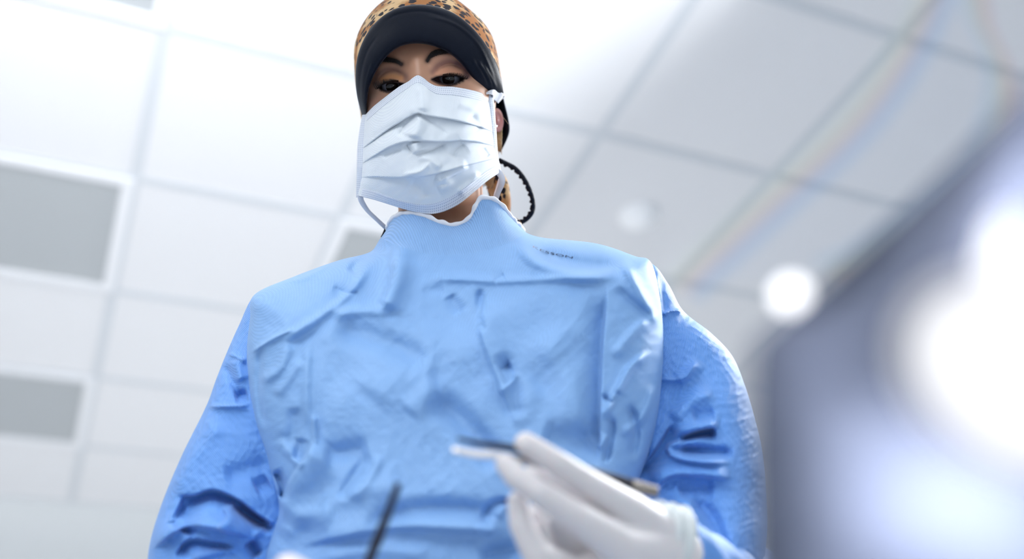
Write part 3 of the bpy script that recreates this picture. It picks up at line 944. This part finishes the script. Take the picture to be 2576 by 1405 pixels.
# ---- ear, earring, hair
def earV():
    v_, f_ = ball((0, 0, 0), 1, 30)
    v_ = v_.copy()
    v_[:, 2] *= 0.30
    r = np.hypot(v_[:, 0] / 1, v_[:, 1])
    v_[:, 2] += np.where(v_[:, 2] > 0, -0.30 * np.exp(-((r - 0.45) / 0.22) ** 2), 0)
    return v_, f_


v_, f_ = earV()
pe = np.stack([1252 + v_[:, 0] * 15 + v_[:, 1] * 2, 302 + v_[:, 1] * 30, 1.158 - v_[:, 2] * 0.012 + v_[:, 0] * 0.006], -1)
mesh('ear', W(pe), f_, M_ear, person)
v_, f_ = ball(W((1246, 317, 1.143)), 0.0022, 10)
mesh('earring', v_, f_, mat('clear_crystal', (0.9, 0.9, 0.95, 1), 0.05, Metallic=0.8), person)
g_ = Geo()
for k in range(90):
    x0_ = random.uniform(1244, 1262); y0_ = random.uniform(325, 350)
    strand(g_, [(x0_ + 2, y0_ - 6, 1.165), (x0_ - 1, y0_ + 18, 1.160), (x0_ - 2 + random.uniform(-4, 5), y0_ + random.uniform(30, 48), 1.165)], 0.0005, 0.0001)
g_.build('hair_lock', M_blond, person, True)['label'] = 'blond lock below the ear'
g_ = Geo()
for k in range(60):
    x0_ = random.uniform(1226, 1242); y0_ = random.uniform(425, 440)
    strand(g_, [(x0_ + 4, y0_, 1.17), (x0_, y0_ + 16, 1.172), (x0_ - 4 + random.uniform(-4, 4), y0_ + random.uniform(28, 40), 1.175)], 0.0006, 0.0002)
g_.build('hair_lock', M_blond, person, True)['label'] = 'blond lock at the nape'
g_ = Geo()
for pts in ([(1242, 268, 1.14), (1262, 290, 1.13), (1279, 312, 1.14)], [(1300, 548, 1.1), (1312, 560, 1.09), (1315, 582, 1.09)]):
    g_ = Geo(); strand(g_, pts, 0.00022, 0.0001); g_.build('stray_hair', M_blond, person, True)


# ---- cap
c0 = [(922, 289), (921, 245), (930, 203), (948, 167), (975, 132), (1010, 109), (1050, 103), (1090, 109), (1125, 124), (1158, 150), (1185, 185), (1207, 215), (1224, 238)]
c1 = [(911, 286), (899, 232), (897, 182), (905, 132), (926, 86), (960, 47), (1002, 23), (1050, 15), (1102, 21), (1150, 42), (1190, 76), (1222, 117), (1245, 160), (1258, 200), (1266, 243)]
c2 = [(913, 284), (898, 228), (893, 172), (893, 122), (905, 80), (929, 40), (965, 5), (1015, -20), (1075, -24), (1135, -6), (1180, 26), (1215, 60), (1237, 95), (1249, 135), (1256, 178), (1265, 238)]
c3 = [(932, 430), (922, 330), (915, 250), (912, 190), (918, 140), (930, 95), (950, 60), (980, 30), (1020, 5), (1075, 0), (1125, 15), (1165, 45), (1200, 85), (1225, 130), (1240, 180), (1248, 220), (1250, 300), (1236, 410)]
c4 = [(985, 480), (965, 400), (960, 330), (965, 280), (970, 240), (980, 210), (1000, 180), (1030, 160), (1070, 150), (1110, 160), (1140, 180), (1170, 210), (1190, 240), (1210, 280), (1222, 330), (1228, 400), (1215, 470)]


def prow(c, dm, ds, n=300, pw=2.2, dl=None):
    C = cat_rom(np.array(c, float), 400)
    L = np.concatenate([[0], np.cumsum(np.linalg.norm(np.diff(C, axis=0), axis=1))]); L /= L[-1]
    t = np.linspace(0, 1, n); s = 2 * t - 1
    x = np.interp(t, L, C[:, 0]); y = np.interp(t, L, C[:, 1])
    w = (1 - np.abs(s) ** pw) ** (1 / pw)
    dl = ds if dl is None else dl
    d = (dl + (ds - dl) * t) + (dm - (ds + dl) / 2) * w
    return np.column_stack([x, y, d * 1000])


def rows_mesh(name, rws, n, mats, parent, st=None, thick=0.0, extra=None, smoothrows=True):
    A = cat_rom(np.array(rws), n) if smoothrows else np.array(rws)
    A = A.copy(); A[..., 2] /= 1000
    if st: A[..., 2] -= strokes(A[..., 0], A[..., 1], st)
    if extra is not None: A[..., 2] -= extra(A[..., 0], A[..., 1])
    uv = np.stack([A[..., 0] * A[..., 2] / FPX, A[..., 1] * A[..., 2] / FPX], -1).reshape(-1, 2)
    o = mesh(name, W(A.reshape(-1, 3)), grid_faces(A.shape[0], A.shape[1]), mats, parent, uv=uv)
    if thick: solid(o, thick, 0)
    return A, o


mid = lambda a, b, t, k=15: [tuple(x) for x in cat_rom(np.array(a, float), k) * (1 - t) + cat_rom(np.array(b, float), k) * t]
cap_rows = [prow(c1, 1.071, 1.150, dl=1.140), prow(mid(c1, c2, .5), 1.09, 1.157, dl=1.150), prow(c2, 1.125, 1.168, dl=1.165), prow(c2, 1.155, 1.182, dl=1.18), prow(c3, 1.235, 1.235), prow(c4, 1.275, 1.26)]
_, cap = rows_mesh('surgical_cap', cap_rows, 160, M_leo, person, thick=0.0012, extra=lambda X, Y: sinfield(X, Y, 70, 6, 4) * 0.0012)
cap.data.name = 'surgical_cap'
band_rows = [prow(mid(c0, c1, -.05), 1.062, 1.140, dl=1.13), prow(c0, 1.050, 1.134, dl=1.124), prow(mid(c0, c1, .3), 1.049, 1.133, dl=1.124), prow(mid(c0, c1, .75), 1.057, 1.139, dl=1.130), prow(c1, 1.064, 1.148, dl=1.138), prow(mid(c0, c1, 1.02), 1.075, 1.152, dl=1.142)]
bst = [('r', [(1060, 40), (1140, 60), (1200, 110), (1235, 180), (1250, 225)], 4, 1.0), ('r', [(960, 60), (1000, 38), (1060, 30), (1130, 45)], 4, -1.0),
       ('r', [(1185, 145), (1210, 185), (1226, 220)], 4, 1.6), ('r', [(1200, 150), (1225, 190), (1240, 225)], 4, 1.4), ('r', [(1215, 160), (1240, 205), (1250, 228)], 4, 1.2),
       ('r', [(910, 270), (908, 200), (925, 130), (960, 80)], 4, -0.8), ('r', [(940, 150), (925, 200), (918, 260)], 3, 0.8)]
rows_mesh('cap_band', band_rows, 90, M_black, cap, bst, 0.0016)
# flap of the band running down behind the ear
fl_o = [(1262, 236), (1268, 262), (1277, 300), (1280, 326), (1274, 348), (1258, 382)]
fl_i = [(1236, 240), (1240, 268), (1243, 300), (1246, 330), (1250, 352), (1253, 378)]
rows_mesh('cap_flap', [prow(fl_i, 1.176, 1.17, 60), prow(mid(fl_i, fl_o, .5), 1.181, 1.175, 60), prow(mid(fl_i, fl_o, .85), 1.170, 1.172, 60), prow(fl_o, 1.166, 1.168, 60), prow(mid(fl_i, fl_o, 1.02), 1.19, 1.19, 60)], 40, M_black, cap, [('r', [(1262, 262), (1272, 300), (1276, 325)], 4, 2)], 0.0015)
# leopard pouch hanging at the nape
po = [(1262, 432), (1276, 455), (1283, 490), (1284, 525), (1280, 545)]
pi = [(1222, 425), (1222, 450), (1230, 490), (1245, 530), (1262, 550)]
rows_mesh('cap_pouch', [prow(pi, 1.20, 1.19, 60), prow(mid(pi, po, .5), 1.175, 1.165, 60), prow(po, 1.185, 1.18, 60), prow(mid(pi, po, .6), 1.23, 1.22, 60), prow(pi, 1.21, 1.2, 60)], 60, M_leo, cap, None, 0.0008)
# ruffled black tie loop, and the end of the other tie at the far side of the collar
loop = cat_rom(np.array([(1254, 402), (1270, 410), (1296, 424), (1318, 450), (1334, 482), (1341, 510), (1338, 533), (1322, 552), (1296, 563), (1280, 560)], float), 160)
T_ = np.gradient(loop, axis=0); T_ /= np.linalg.norm(T_, axis=1)[:, None]
Nn = np.stack([-T_[:, 1], T_[:, 0]], -1)   # towards the inside of the loop
ruf = 1.8 * np.sin(np.arange(160) * 0.55) + 1.0 * np.sin(np.arange(160) * 0.93 + 1)
inner = loop + Nn * (5.5 + ruf)[:, None]; outer = loop - Nn * 5.0
zz = 1.165
L_rows = []
for k, (a, dz) in enumerate(((0, 0.003), (.1, 0.0), (.5, -0.0015), (.9, 0.0), (1, 0.003))):
    L_rows.append(np.column_stack([outer * (1 - a) + inner * a, np.full(160, (zz + dz) * 1000) + np.sin(np.arange(160) * 0.55) * 1.5 * a]))
rows_mesh('cap_tie', L_rows, 16, M_black, cap, None, 0.0012)
lt = [[(978, 560, 1120), (970, 570, 1118), (962, 588, 1116), (958, 596, 1116)], [(986, 566, 1120), (980, 578, 1118), (972, 590, 1116), (962, 598, 1116)], [(996, 575, 1124), (990, 588, 1124), (980, 598, 1122), (970, 602, 1120)]]
rows_mesh('cap_tie', [cat_rom(np.array(r_, float), 20) for r_ in lt], 12, M_black, cap, None, 0.002)

# ---- mask
def mrow(pts, dm, ds, jump=0.0): 
    r_ = prow(pts, dm + jump, ds + jump * 0.4, 300, 2.0); return r_


m0 = [(919, 290), (940, 268), (965, 248), (1005, 218), (1028, 205), (1042, 194), (1052, 190), (1064, 196), (1082, 210), (1100, 217), (1140, 219), (1190, 228), (1224, 238)]
m1 = [(916, 312), (940, 290), (968, 266), (1005, 238), (1028, 222), (1042, 212), (1052, 209), (1064, 214), (1082, 229), (1100, 238), (1140, 241), (1190, 250), (1232, 262)]
m2 = [(913, 372), (945, 347), (975, 325), (1010, 303), (1035, 288), (1052, 283), (1070, 288), (1100, 293), (1140, 300), (1190, 312), (1240, 330)]
m3 = [(911, 410), (945, 388), (980, 368), (1015, 356), (1060, 353), (1110, 355), (1160, 352), (1200, 355), (1244, 366)]
m4 = [(909, 444), (950, 443), (990, 445), (1030, 444), (1070, 441), (1110, 432), (1160, 418), (1200, 408), (1250, 395)]
m5 = [(904, 472), (940, 480), (980, 495), (1030, 510), (1075, 514), (1110, 506), (1150, 485), (1190, 455), (1220, 432), (1254, 412)]
m6 = [(898, 492), (935, 500), (975, 512), (1020, 526), (1070, 537), (1110, 533), (1150, 515), (1190, 484), (1225, 455), (1259, 432)]
off = lambda c, dy: [(x, y + dy) for x, y in c]
J = 0.0055
seq = [(m0, 1.040, 1.118, 14), (m1, 1.030, 1.116, 40), (m2, 1.006, 1.110, 3), (off(m2, 2.0), 1.014, 1.112, 34), (m3, 1.001, 1.108, 3), (off(m3, 2.0), 1.009, 1.110, 34), (m4, 1.003, 1.106, 3),
       (off(m4, 2.0), 1.011, 1.108, 34), (m5, 1.024, 1.110, 12), (m6, 1.034, 1.114, 1)]
MR = []; tagrow = []
for i in range(len(seq) - 1):
    a, b = seq[i], seq[i + 1]
    ra, rb = prow(a[0], a[1], a[2], 320, 2.0), prow(b[0], b[1], b[2], 320, 2.0)
    for k in range(a[3]):
        t = k / a[3]
        bulge = 2.2 * math.sin(math.pi * t) if a[3] > 20 else 0
        r_ = ra * (1 - t) + rb * t; r_[:, 2] -= bulge * 0.6
        MR.append(r_); tagrow.append(i)
MR.append(rb); tagrow.append(len(seq) - 2)
mst = [
    ('r', [(1060, 215), (1064, 260), (1062, 283)], 12, 3.5), ('k', [(1050, 285), (1030, 300), (1000, 345)], 9, -5), ('r', [(1062, 292), (1046, 330), (1040, 350)], 16, 5), ('k', [(1058, 290), (1090, 310), (1130, 340)], 8, -3),
    ('r', [(1040, 358), (1048, 385)], 14, 5), ('k', [(1020, 360), (1040, 388)], 7, -4), ('k', [(1045, 390), (1080, 382), (1125, 360)], 8, -5), ('r', [(1048, 392), (1080, 400), (1110, 425)], 9, 3),
    ('r', [(930, 355), (990, 318), (1030, 300)], 10, -3), ('r', [(960, 395), (1010, 372)], 8, -3), ('k', [(1010, 440), (1060, 430), (1085, 405)], 9, 4), ('k', [(1170, 360), (1150, 375), (1140, 400)], 12, -4),
    ('r', [(1180, 290), (1200, 310), (1210, 330)], 10, -3), ('r', [(1140, 255), (1200, 275), (1225, 300)], 12, 3), ('r', [(1030, 455), (1060, 475), (1070, 500)], 14, -3), ('r', [(1090, 450), (1130, 462), (1100, 480)], 12, 4),
    ('a', [(1110, 455), (1150, 430), (1180, 418)], 4, 4, 16), ('r', [(1150, 490), (1185, 460), (1205, 430)], 8, 4), ('r', [(1212, 370), (1222, 385), (1230, 395)], 7, -4),
]
MA = np.array(MR).copy(); MA[..., 2] /= 1000
MA[..., 2] -= strokes(MA[..., 0], MA[..., 1], mst) * 1.5 + sinfield(MA[..., 0], MA[..., 1], 45, 7, 91) * 0.0008
uv = np.stack([MA[..., 0] * MA[..., 2] / FPX, MA[..., 1] * MA[..., 2] / FPX], -1).reshape(-1, 2)
mask = mesh('face_mask', W(MA.reshape(-1, 3)), grid_faces(*MA.shape[:2]), M_mask, person, uv=uv)
solid(mask, 0.0009, 0)


def strip(name, pc, width, mt, parent, dz=-0.0012, side=1, thick=0.0006, n=160, taper=None):
    """flat ribbon lying along a measured curve (x,y,d)"""
    P = cat_rom(np.array([(a, b, c * 1000) for a, b, c in pc], float), n)
    T = np.gradient(P[:, :2], axis=0); T /= np.linalg.norm(T, axis=1)[:, None]
    N = np.stack([-T[:, 1], T[:, 0]], -1)
    w = np.full(n, width) if np.isscalar(width) else np.interp(np.linspace(0, 1, n), np.linspace(0, 1, len(width)), width)
    r_ = []
    for a in (0, .25, .5, .75, 1):
        q = P.copy(); q[:, :2] += N * (w * a * side)[:, None]; q[:, 2] += (dz * 1000) - math.sin(math.pi * a) * 0.3
        r_.append(q)
    A, o = rows_mesh(name, r_, 12, mt, parent, None, thick)
    return o


# top and bottom bindings and side bindings of the mask
def mrowpts(i0, i1, j, step=1):
    return [tuple(MA[k, j]) for k in range(i0, i1, step)]


top_b = MA[0:14, 8:-8].copy(); top_b[..., 2] -= 0.0007
def sub(name, A_, mt, thick=0.0008, lanes=4, pitch=0.0021):
    """embossed dots run in lanes along the strip; rows of A_ go across it"""
    w3 = W(A_)
    al = np.concatenate([np.zeros((A_.shape[0], 1)), np.cumsum(np.linalg.norm(np.diff(w3, axis=1), axis=2), axis=1)], 1).mean(0)
    uv_ = np.stack([np.broadcast_to(al / pitch, A_.shape[:2]), np.broadcast_to((np.linspace(0, lanes, A_.shape[0]))[:, None], A_.shape[:2])], -1).reshape(-1, 2)
    return solid(mesh(name, W(A_.reshape(-1, 3)), grid_faces(*A_.shape[:2]), mt, mask, uv=uv_), thick, 0)


sub('top_binding', top_b, M_mask_side)
bot_b = MA[-13:, 8:-8].copy(); bot_b[..., 2] -= 0.0007
sub('bottom_binding', bot_b, M_mask_side)
# side bindings: straight ribbons joining the four corners, continuing as ties
nS = 90
for sgn in (0, 1):
    if sgn == 0:
        e_in = cat_rom(np.array([(921, 288), (918, 330), (916, 372), (915, 410), (914, 444), (914, 480), (913, 497)], float), nS)
        e_out = cat_rom(np.array([(912, 289), (905, 330), (900, 372), (899, 410), (898, 444), (897, 480), (897, 496)], float), nS)
        dd_ = cat_rom(np.array([[1.108], [1.100], [1.096], [1.094], [1.094], [1.098], [1.102]]), nS)[:, 0]
    else:
        e_in = cat_rom(np.array([(1219, 236), (1225, 280), (1230, 330), (1234, 366), (1238, 398), (1244, 420), (1247, 436)], float), nS)
        e_out = cat_rom(np.array([(1240, 237), (1244, 280), (1248, 330), (1250, 366), (1253, 398), (1257, 415), (1260, 434)], float), nS)
        dd_ = cat_rom(np.array([[1.106], [1.100], [1.096], [1.092], [1.092], [1.094], [1.098]]), nS)[:, 0]
    Rr = []
    for a in np.linspace(0, 1, 8):
        q = np.column_stack([e_in * (1 - a) + e_out * a, dd_ + 0.008 * (a ** 2) - 0.004])
        Rr.append(q)
    sub('side_binding', np.array(Rr), M_mask_side, 0.001)
strip('mask_tie', [(1220, 234, 1.098), (1232, 227, 1.10), (1242, 225, 1.105), (1256, 230, 1.118), (1268, 236, 1.128), (1272, 240, 1.16)], [4, 14, 24, 28, 28, 26], M_tie, mask, side=1)
strip('mask_tie', [(1232, 424, 1.095), (1246, 436, 1.098), (1256, 452, 1.10), (1250, 475, 1.105), (1240, 500, 1.11), (1226, 515, 1.13)], [20, 26, 24, 20, 22, 20], M_tie, mask, side=-0.6)
strip('mask_tie', [(1256, 425, 1.10), (1266, 440, 1.11), (1264, 462, 1.12), (1256, 490, 1.12), (1248, 510, 1.13)], [6, 12, 14, 14, 12], M_tie, mask, side=1)
strip('mask_tie', [(898, 488, 1.098), (903, 508, 1.10), (920, 532, 1.105), (945, 556, 1.11), (968, 578, 1.12), (980, 592, 1.14)], [15, 13, 10, 10, 10, 9], M_tie, mask, side=-1)
strip('mask_tie', [(922, 286, 1.112), (915, 284, 1.14), (912, 280, 1.17), (918, 276, 1.2)], 10, M_tie, mask, side=1)


# ------------------------------------------------------------------ gloves (parts of the person), each one continuous skin
def chain(g_, pts):
    """pts: (x,y,d,r_m) rounded-cone chain"""
    for i in range(len(pts) - 1):
        a, b = W(pts[i][:3]), W(pts[i + 1][:3]); ra, rb = pts[i][3], pts[i + 1][3]
        t = np.linspace(0, 1, 7)
        P = a + (b - a) * t[:, None]
        v_, f_ = tube(P, ra + (rb - ra) * t, 18); g_.add(v_, f_)
    for p in pts:
        v_, f_ = ball(W(p[:3]), p[3] * 1.0, 12); g_.add(v_, f_)


def glove(chains, name='glove', voxel=0.0012):
    g_ = Geo()
    for c_ in chains: chain(g_, c_)
    o = g_.build(name, M_glove, person, True)
    r_ = o.modifiers.new('remesh', 'REMESH'); r_.mode = 'VOXEL'; r_.voxel_size = voxel; r_.use_smooth_shade = True
    s_ = o.modifiers.new('smooth', 'SMOOTH'); s_.factor = 0.5; s_.iterations = 9
    return o


right = [
    # index finger
    [(1322, 1116, .700, .0082), (1395, 1160, .702, .0088), (1478, 1216, .712, .0102), (1590, 1290, .735, .0145), (1660, 1355, .760, .022)],
    # thumb
    [(1272, 1166, .688, .0072), (1300, 1200, .684, .0084), (1350, 1236, .682, .0086), (1450, 1300, .692, .0105), (1560, 1372, .715, .0150), (1650, 1385, .752, .022)],
    # middle finger, curled behind the instrument
    [(1345, 1195, .740, .0088), (1420, 1240, .745, .0105), (1510, 1300, .752, .0120), (1600, 1350, .762, .0140)],
    # ring finger
    [(1302, 1262, .700, .0076), (1312, 1320, .694, .0085), (1350, 1400, .692, .0095), (1450, 1440, .705, .0105), (1580, 1410, .745, .0150)],
    # little finger
    [(1360, 1330, .706, .0070), (1372, 1400, .700, .0080), (1420, 1480, .702, .0088), (1560, 1460, .740, .0140)],
    [(1400, 1300, .722, .009), (1450, 1345, .732, .014), (1530, 1390, .745, .020), (1630, 1400, .762, .022)],
    [(1352, 1300, .728, .010), (1400, 1350, .735, .013), (1470, 1400, .745, .017), (1560, 1420, .76, .02)],
    [(1370, 1370, .728, .011), (1430, 1420, .735, .014)],
    # palm and wrist
    [(1590, 1330, .745, .021), (1650, 1368, .762, .0240), (1690, 1392, .772, .024)],
    [(1560, 1395, .74, .018), (1650, 1400, .765, .0235)],
]
gR = glove(right)
# gathered cuff of the glove with its rolled rim
cp_ = [W(p) for p in ((1592, 1330, .750), (1625, 1346, .756), (1655, 1362, .762), (1690, 1382, .768))]
ax = cp_[-1] - cp_[0]; Lc = np.linalg.norm(ax); ax /= Lc
e1 = np.cross(ax, F_); e1 /= np.linalg.norm(e1); e2 = np.cross(ax, e1)
nu, nv = 90, 96; cv = []
for i in range(nu):
    t = i / (nu - 1)
    base_r = 0.0215 + 0.0095 * t ** 0.8
    for j in range(nv):
        a = 2 * math.pi * j / nv
        wr = 0.0021 * math.sin(t * 22 + 1.3 * math.sin(a * 1.0 + 1) + 0.4 * math.sin(3 * a)) * min(1, t * 4)
        r_ = base_r + wr
        cv.append(cp_[0] + ax * Lc * 0.92 * t + r_ * (math.cos(a) * e1 * 1.05 + math.sin(a) * e2 * 0.8))
cuff = mesh('glove_cuff', np.array(cv), grid_faces(nu, nv, True), M_cuff, gR)
solid(cuff, 0.0006, 0)
rimp = np.array(cv[-nv:] + cv[-nv:-nv + 1])
v_, f_ = tube(rimp, 0.0013, 8, False)
mesh('rolled_rim', v_, f_, M_cuff, cuff)

left = [
    [(905, 1452, .640, .0080), (850, 1470, .640, .0090), (780, 1460, .645, .0100), (725, 1432, .655, .0105), (700, 1520, .67, .020)],
    [(912, 1490, .632, .0085), (860, 1520, .632, .0095), (790, 1560, .645, .0130), (740, 1580, .665, .022)],
    [(900, 1530, .640, .0080), (830, 1500, .648, .0092), (745, 1440, .66, .0100), (690, 1470, .675, .014), (700, 1560, .68, .022)],
    [(880, 1580, .650, .0078), (800, 1560, .655, .0090), (700, 1490, .675, .0100), (680, 1560, .685, .02)],
    [(700, 1540, .672, .022), (740, 1600, .68, .024), (790, 1640, .67, .022)],
]
gL = glove(left)


# ------------------------------------------------------------------ instruments
def blade(g_, pts, w, t, n=40):
    """flat bar along measured points; w widths (m), t thickness"""
    P = W(cat_rom(np.array([(a, b, c * 1000) for a, b, c in pts], float), n) * np.array([1, 1, 0.001]))
    T = np.gradient(P, axis=0); T /= np.linalg.norm(T, axis=1)[:, None]
    s_ = U_ * 0.75 + F_ * 0.66
    S = s_ - T * (T @ s_)[:, None]; S /= np.linalg.norm(S, axis=1)[:, None]
    N = np.cross(T, S)
    ww = np.interp(np.linspace(0, 1, n), np.linspace(0, 1, len(w)), w)[:, None] / 2
    tt = t / 2
    ring_ = [P + S * ww + N * tt * .4, P + S * ww * .8 + N * tt, P - S * ww * .8 + N * tt, P - S * ww + N * tt * .4, P - S * ww - N * tt * .4, P - S * ww * .8 - N * tt, P + S * ww * .8 - N * tt, P + S * ww - N * tt * .4]
    V = np.stack(ring_, 1).reshape(-1, 3)
    F = grid_faces(n, 8, True).tolist(); F.append(list(range(8))[::-1]); F.append(list(range((n - 1) * 8, n * 8)))
    g_.add(V, F)


tw = empty('tweezers', W((1400, 1170, .70)), 'long steel tweezers pinched between gloved thumb and index finger', 'tweezers')
g_ = Geo(); blade(g_, [(1150, 1102, .694), (1215, 1116, .694), (1300, 1128, .697), (1420, 1164, .715), (1520, 1195, .735), (1590, 1216, .745), (1648, 1233, .75)], [.002, .0048, .0062, .0066, .007, .008, .0085], .0014)
g_.build('prong', M_dark_steel, tw, True)['label'] = 'dark upper prong'
g_ = Geo(); blade(g_, [(1138, 1129, .686), (1190, 1140, .686), (1260, 1146, .690), (1400, 1176, .712), (1520, 1204, .736), (1590, 1222, .746), (1648, 1237, .752)], [.005, .0062, .0065, .0065, .007, .008, .0085], .0014)
g_.build('prong', M_steel, tw, True)['label'] = 'bright steel lower prong'
g_ = Geo(); blade(g_, [(1590, 1219, .7455), (1620, 1228, .749), (1652, 1236, .752)], [.0085, .009, .008], .005)
g_.build('joined_end', mat('warm_steel', (0.30, 0.27, 0.24, 1), 0.4, Metallic=0.7), tw, True)

pb = empty('dental_probe', W((930, 1405, .63)), 'thin dark pointed instrument standing up in front of the gown at the bottom edge', 'dental instrument')
P = W(cat_rom(np.array([(1001, 1216, 665), (992, 1245, 666), (975, 1290, 667), (952, 1350, 667), (930, 1405, 665), (908, 1470, 655)], float), 50) * np.array([1, 1, .001]))
v_, f_ = tube(P, np.interp(np.linspace(0, 1, 50), [0, .3, .6, .62, 1], [.0020, .0028, .0036, .0032, .0034]), 14)
mesh('working_tip', v_, f_, M_dark_steel, pb)
P = W(cat_rom(np.array([(908, 1470, 655), (880, 1540, 650), (850, 1620, 650)], float), 30) * np.array([1, 1, .001]))
v_, f_ = tube(P, 0.0034, 16)
mesh('handle', v_, f_, M_dark_steel, pb)

# ------------------------------------------------------------------ treatment lamp in the near foreground
lamp = empty('treatment_lamp', W((2300, 1100, .44)), 'big out of focus treatment lamp with glowing round lens close beside the gown sleeve', 'lamp')
LS = 0.62
M_house = mat('lamp_housing', (0.11, 0.125, 0.175, 1), 0.9, Specular_IOR_Level=0.1)
M_glow = bpy.data.materials.new('lamp_glow'); M_glow.use_nodes = True
nt = M_glow.node_tree; nt.nodes.remove(nt.nodes['Principled BSDF'])
em = nt.nodes.new('ShaderNodeEmission'); em.inputs[0].default_value = (0.95, 0.96, 1, 1); em.inputs[1].default_value = 1.3
nt.links.new(em.outputs[0], nt.nodes['Material Output'].inputs[0])
hrw = [
    [(2010, 806), (2080, 770), (2160, 740)],
    [(1910, 850), (2150, 760), (2380, 480)],
    [(1890, 930), (2200, 900), (2640, 200)],
    [(1885, 1040), (2300, 1010), (2740, 500)],
    [(1885, 1180), (2300, 1180), (2800, 900)],
    [(1890, 1330), (2300, 1360), (2800, 1300)],
    [(1900, 1480), (2300, 1500), (2750, 1600)],
    [(2000, 1600), (2300, 1640), (2600, 1750)],
]
hdp = [(.50, .49, .50), (.47, .44, .47), (.47, .40, .46), (.46, .385, .45), (.46, .38, .45), (.46, .38, .45), (.47, .40, .46), (.47, .44, .47)]
hdp = [tuple(v * LS for v in h) for h in hdp]
LA, LA2 = loft_front(hrw, hdp, 90, 90, 2.2, 0.05, 40)
housing = build_loft('housing', LA2, M_house, lamp)


def disc(name, c, rx, ry, d, mt, parent, bulge=0.006, ang=0.0, ring=None, n=64):
    d = d * LS
    rs = np.linspace(0.001, 1, 14) if ring is None else np.linspace(ring, 1, 5)
    th = np.linspace(0, 2 * math.pi, n, endpoint=False)
    V = []
    for r in rs:
        x = rx * r * np.cos(th); y = ry * r * np.sin(th)
        z = (-bulge * (1 - r * r)) if ring is None else -bulge * np.sin(math.pi * (r - ring) / (1 - ring))
        V.append(np.stack([c[0] + x * math.cos(ang) - y * math.sin(ang), c[1] + x * math.sin(ang) + y * math.cos(ang), np.full(n, d + z)], -1))
    V = W(np.concatenate(V))
    return solid(mesh(name, V, grid_faces(len(rs), n, True), mt, parent), 0.001, 1)


disc('lens', (2570, 945), 270, 185, .372, M_glow, lamp, 0.003, 0.5)
M_clear = bpy.data.materials.new('clear_acrylic'); M_clear.use_nodes = True
nt = M_clear.node_tree; nt.nodes.remove(nt.nodes['Principled BSDF'])
vc = nt.nodes.new('ShaderNodeVertexColor'); vc.layer_name = 'Col'
tb = nt.nodes.new('ShaderNodeBsdfTransparent'); nt.links.new(vc.outputs[0], tb.inputs[0])
gb_ = nt.nodes.new('ShaderNodeBsdfGlossy'); gb_.inputs['Roughness'].default_value = 0.25; gb_.inputs[0].default_value = (.9, .93, 1, 1)
ms = nt.nodes.new('ShaderNodeMixShader'); ms.inputs[0].default_value = 0.01
nt.links.new(tb.outputs[0], ms.inputs[1]); nt.links.new(gb_.outputs[0], ms.inputs[2]); nt.links.new(ms.outputs[0], nt.nodes['Material Output'].inputs[0])
M_ring = M_glow.copy(); M_ring.name = 'rim_glow'; M_ring.node_tree.nodes['Emission'].inputs[1].default_value = 0.75  # plastic lens rim given a glow of its own
disc('lens_rim', (2560, 940), 305, 222, .370, M_ring, lamp, 0.002, 0.5, ring=0.93)
M_hot = M_glow.copy(); M_hot.name = 'bright_led'; M_hot.node_tree.nodes['Emission'].inputs[1].default_value = 2.2
disc('light_bar', (2512, 700), 30, 150, .375, M_hot, lamp, 0.002, 0.12)
disc('bulb', (1990, 742), 44, 42, .60, M_hot, lamp, 0.003, 0.3)
light('added_housing_fill', 'AREA', W((3050, 1600, .17)), W((2540, 1380, .26)), 0.46, 0.09, (0.95, 0.96, 1.0))  # added lamp outside the housing, brightens its lower right
light('added_housing_fill_top', 'AREA', W((2900, 560, .19)), W((2330, 600, .29)), 0.26, 0.06, (0.97, 0.96, 1.0))  # added lamp outside the housing, brightens its upper part

# clear acrylic shield beside the lamp: a bent plate, rainbow refraction painted as tint along its edges
arcA = [(2345, -60), (2325, 0), (2290, 80), (2235, 175), (2150, 290), (2040, 402), (1920, 510), (1830, 592), (1765, 650), (1700, 718)]
arcB = [(2470, -60), (2490, 60), (2528, 140), (2545, 215), (2532, 310), (2470, 430), (2370, 520), (2270, 600), (2180, 660), (2110, 690)]


def band(name, a, b, da, db, colf, parent, nn=120, kk=24, thick=0.0012):
    A_ = cat_rom(np.array(a, float), nn); B_ = cat_rom(np.array(b, float), nn)
    V = []; Cc = []
    for k in range(kk):
        t = k / (kk - 1)
        q = np.column_stack([A_ * (1 - t) + B_ * t, np.full(nn, da * (1 - t) + db * t)])
        V.append(q); Cc.append(np.broadcast_to(np.array(colf(t)), (nn, 3)))
    V = np.array(V)
    return solid(mesh(name, W(V.reshape(-1, 3)), grid_faces(kk, nn), M_clear, parent, col=np.array(Cc).reshape(-1, 3)), thick, 0)


def ramp(stops):
    xs = [q[0] for q in stops]; cs = np.array([q[1] for q in stops])
    return lambda t: [float(np.interp(t, xs, cs[:, i])) for i in range(3)]


shift = lambda c, dx, dy: [(x + dx, y + dy) for x, y in c]
band('shield_plate', arcA, arcB, .50, .48, lambda t: (0.985, 0.99, 1.0), lamp)
rainbow_tint = ramp([(0, (1, 1, 1)), (.25, (.98, 1, .975)), (.42, (1, .965, .90)), (.56, (.99, .935, .94)), (.76, (.86, .925, 1)), (1, (1, 1, 1))])
band('rainbow_band', shift(arcA, -45, -32), shift(arcA, 75, 50), .498, .498, rainbow_tint, lamp)
rainbow_tint2 = ramp([(0, (1, 1, 1)), (.2, (.90, .955, 1)), (.45, (.985, 1, .95)), (.65, (1, .93, .84)), (.8, (.985, .89, .91)), (1, (1, 1, 1))])
band('rainbow_band', shift(arcB, -75, -40), shift(arcB, 20, 22), .478, .478, rainbow_tint2, lamp)
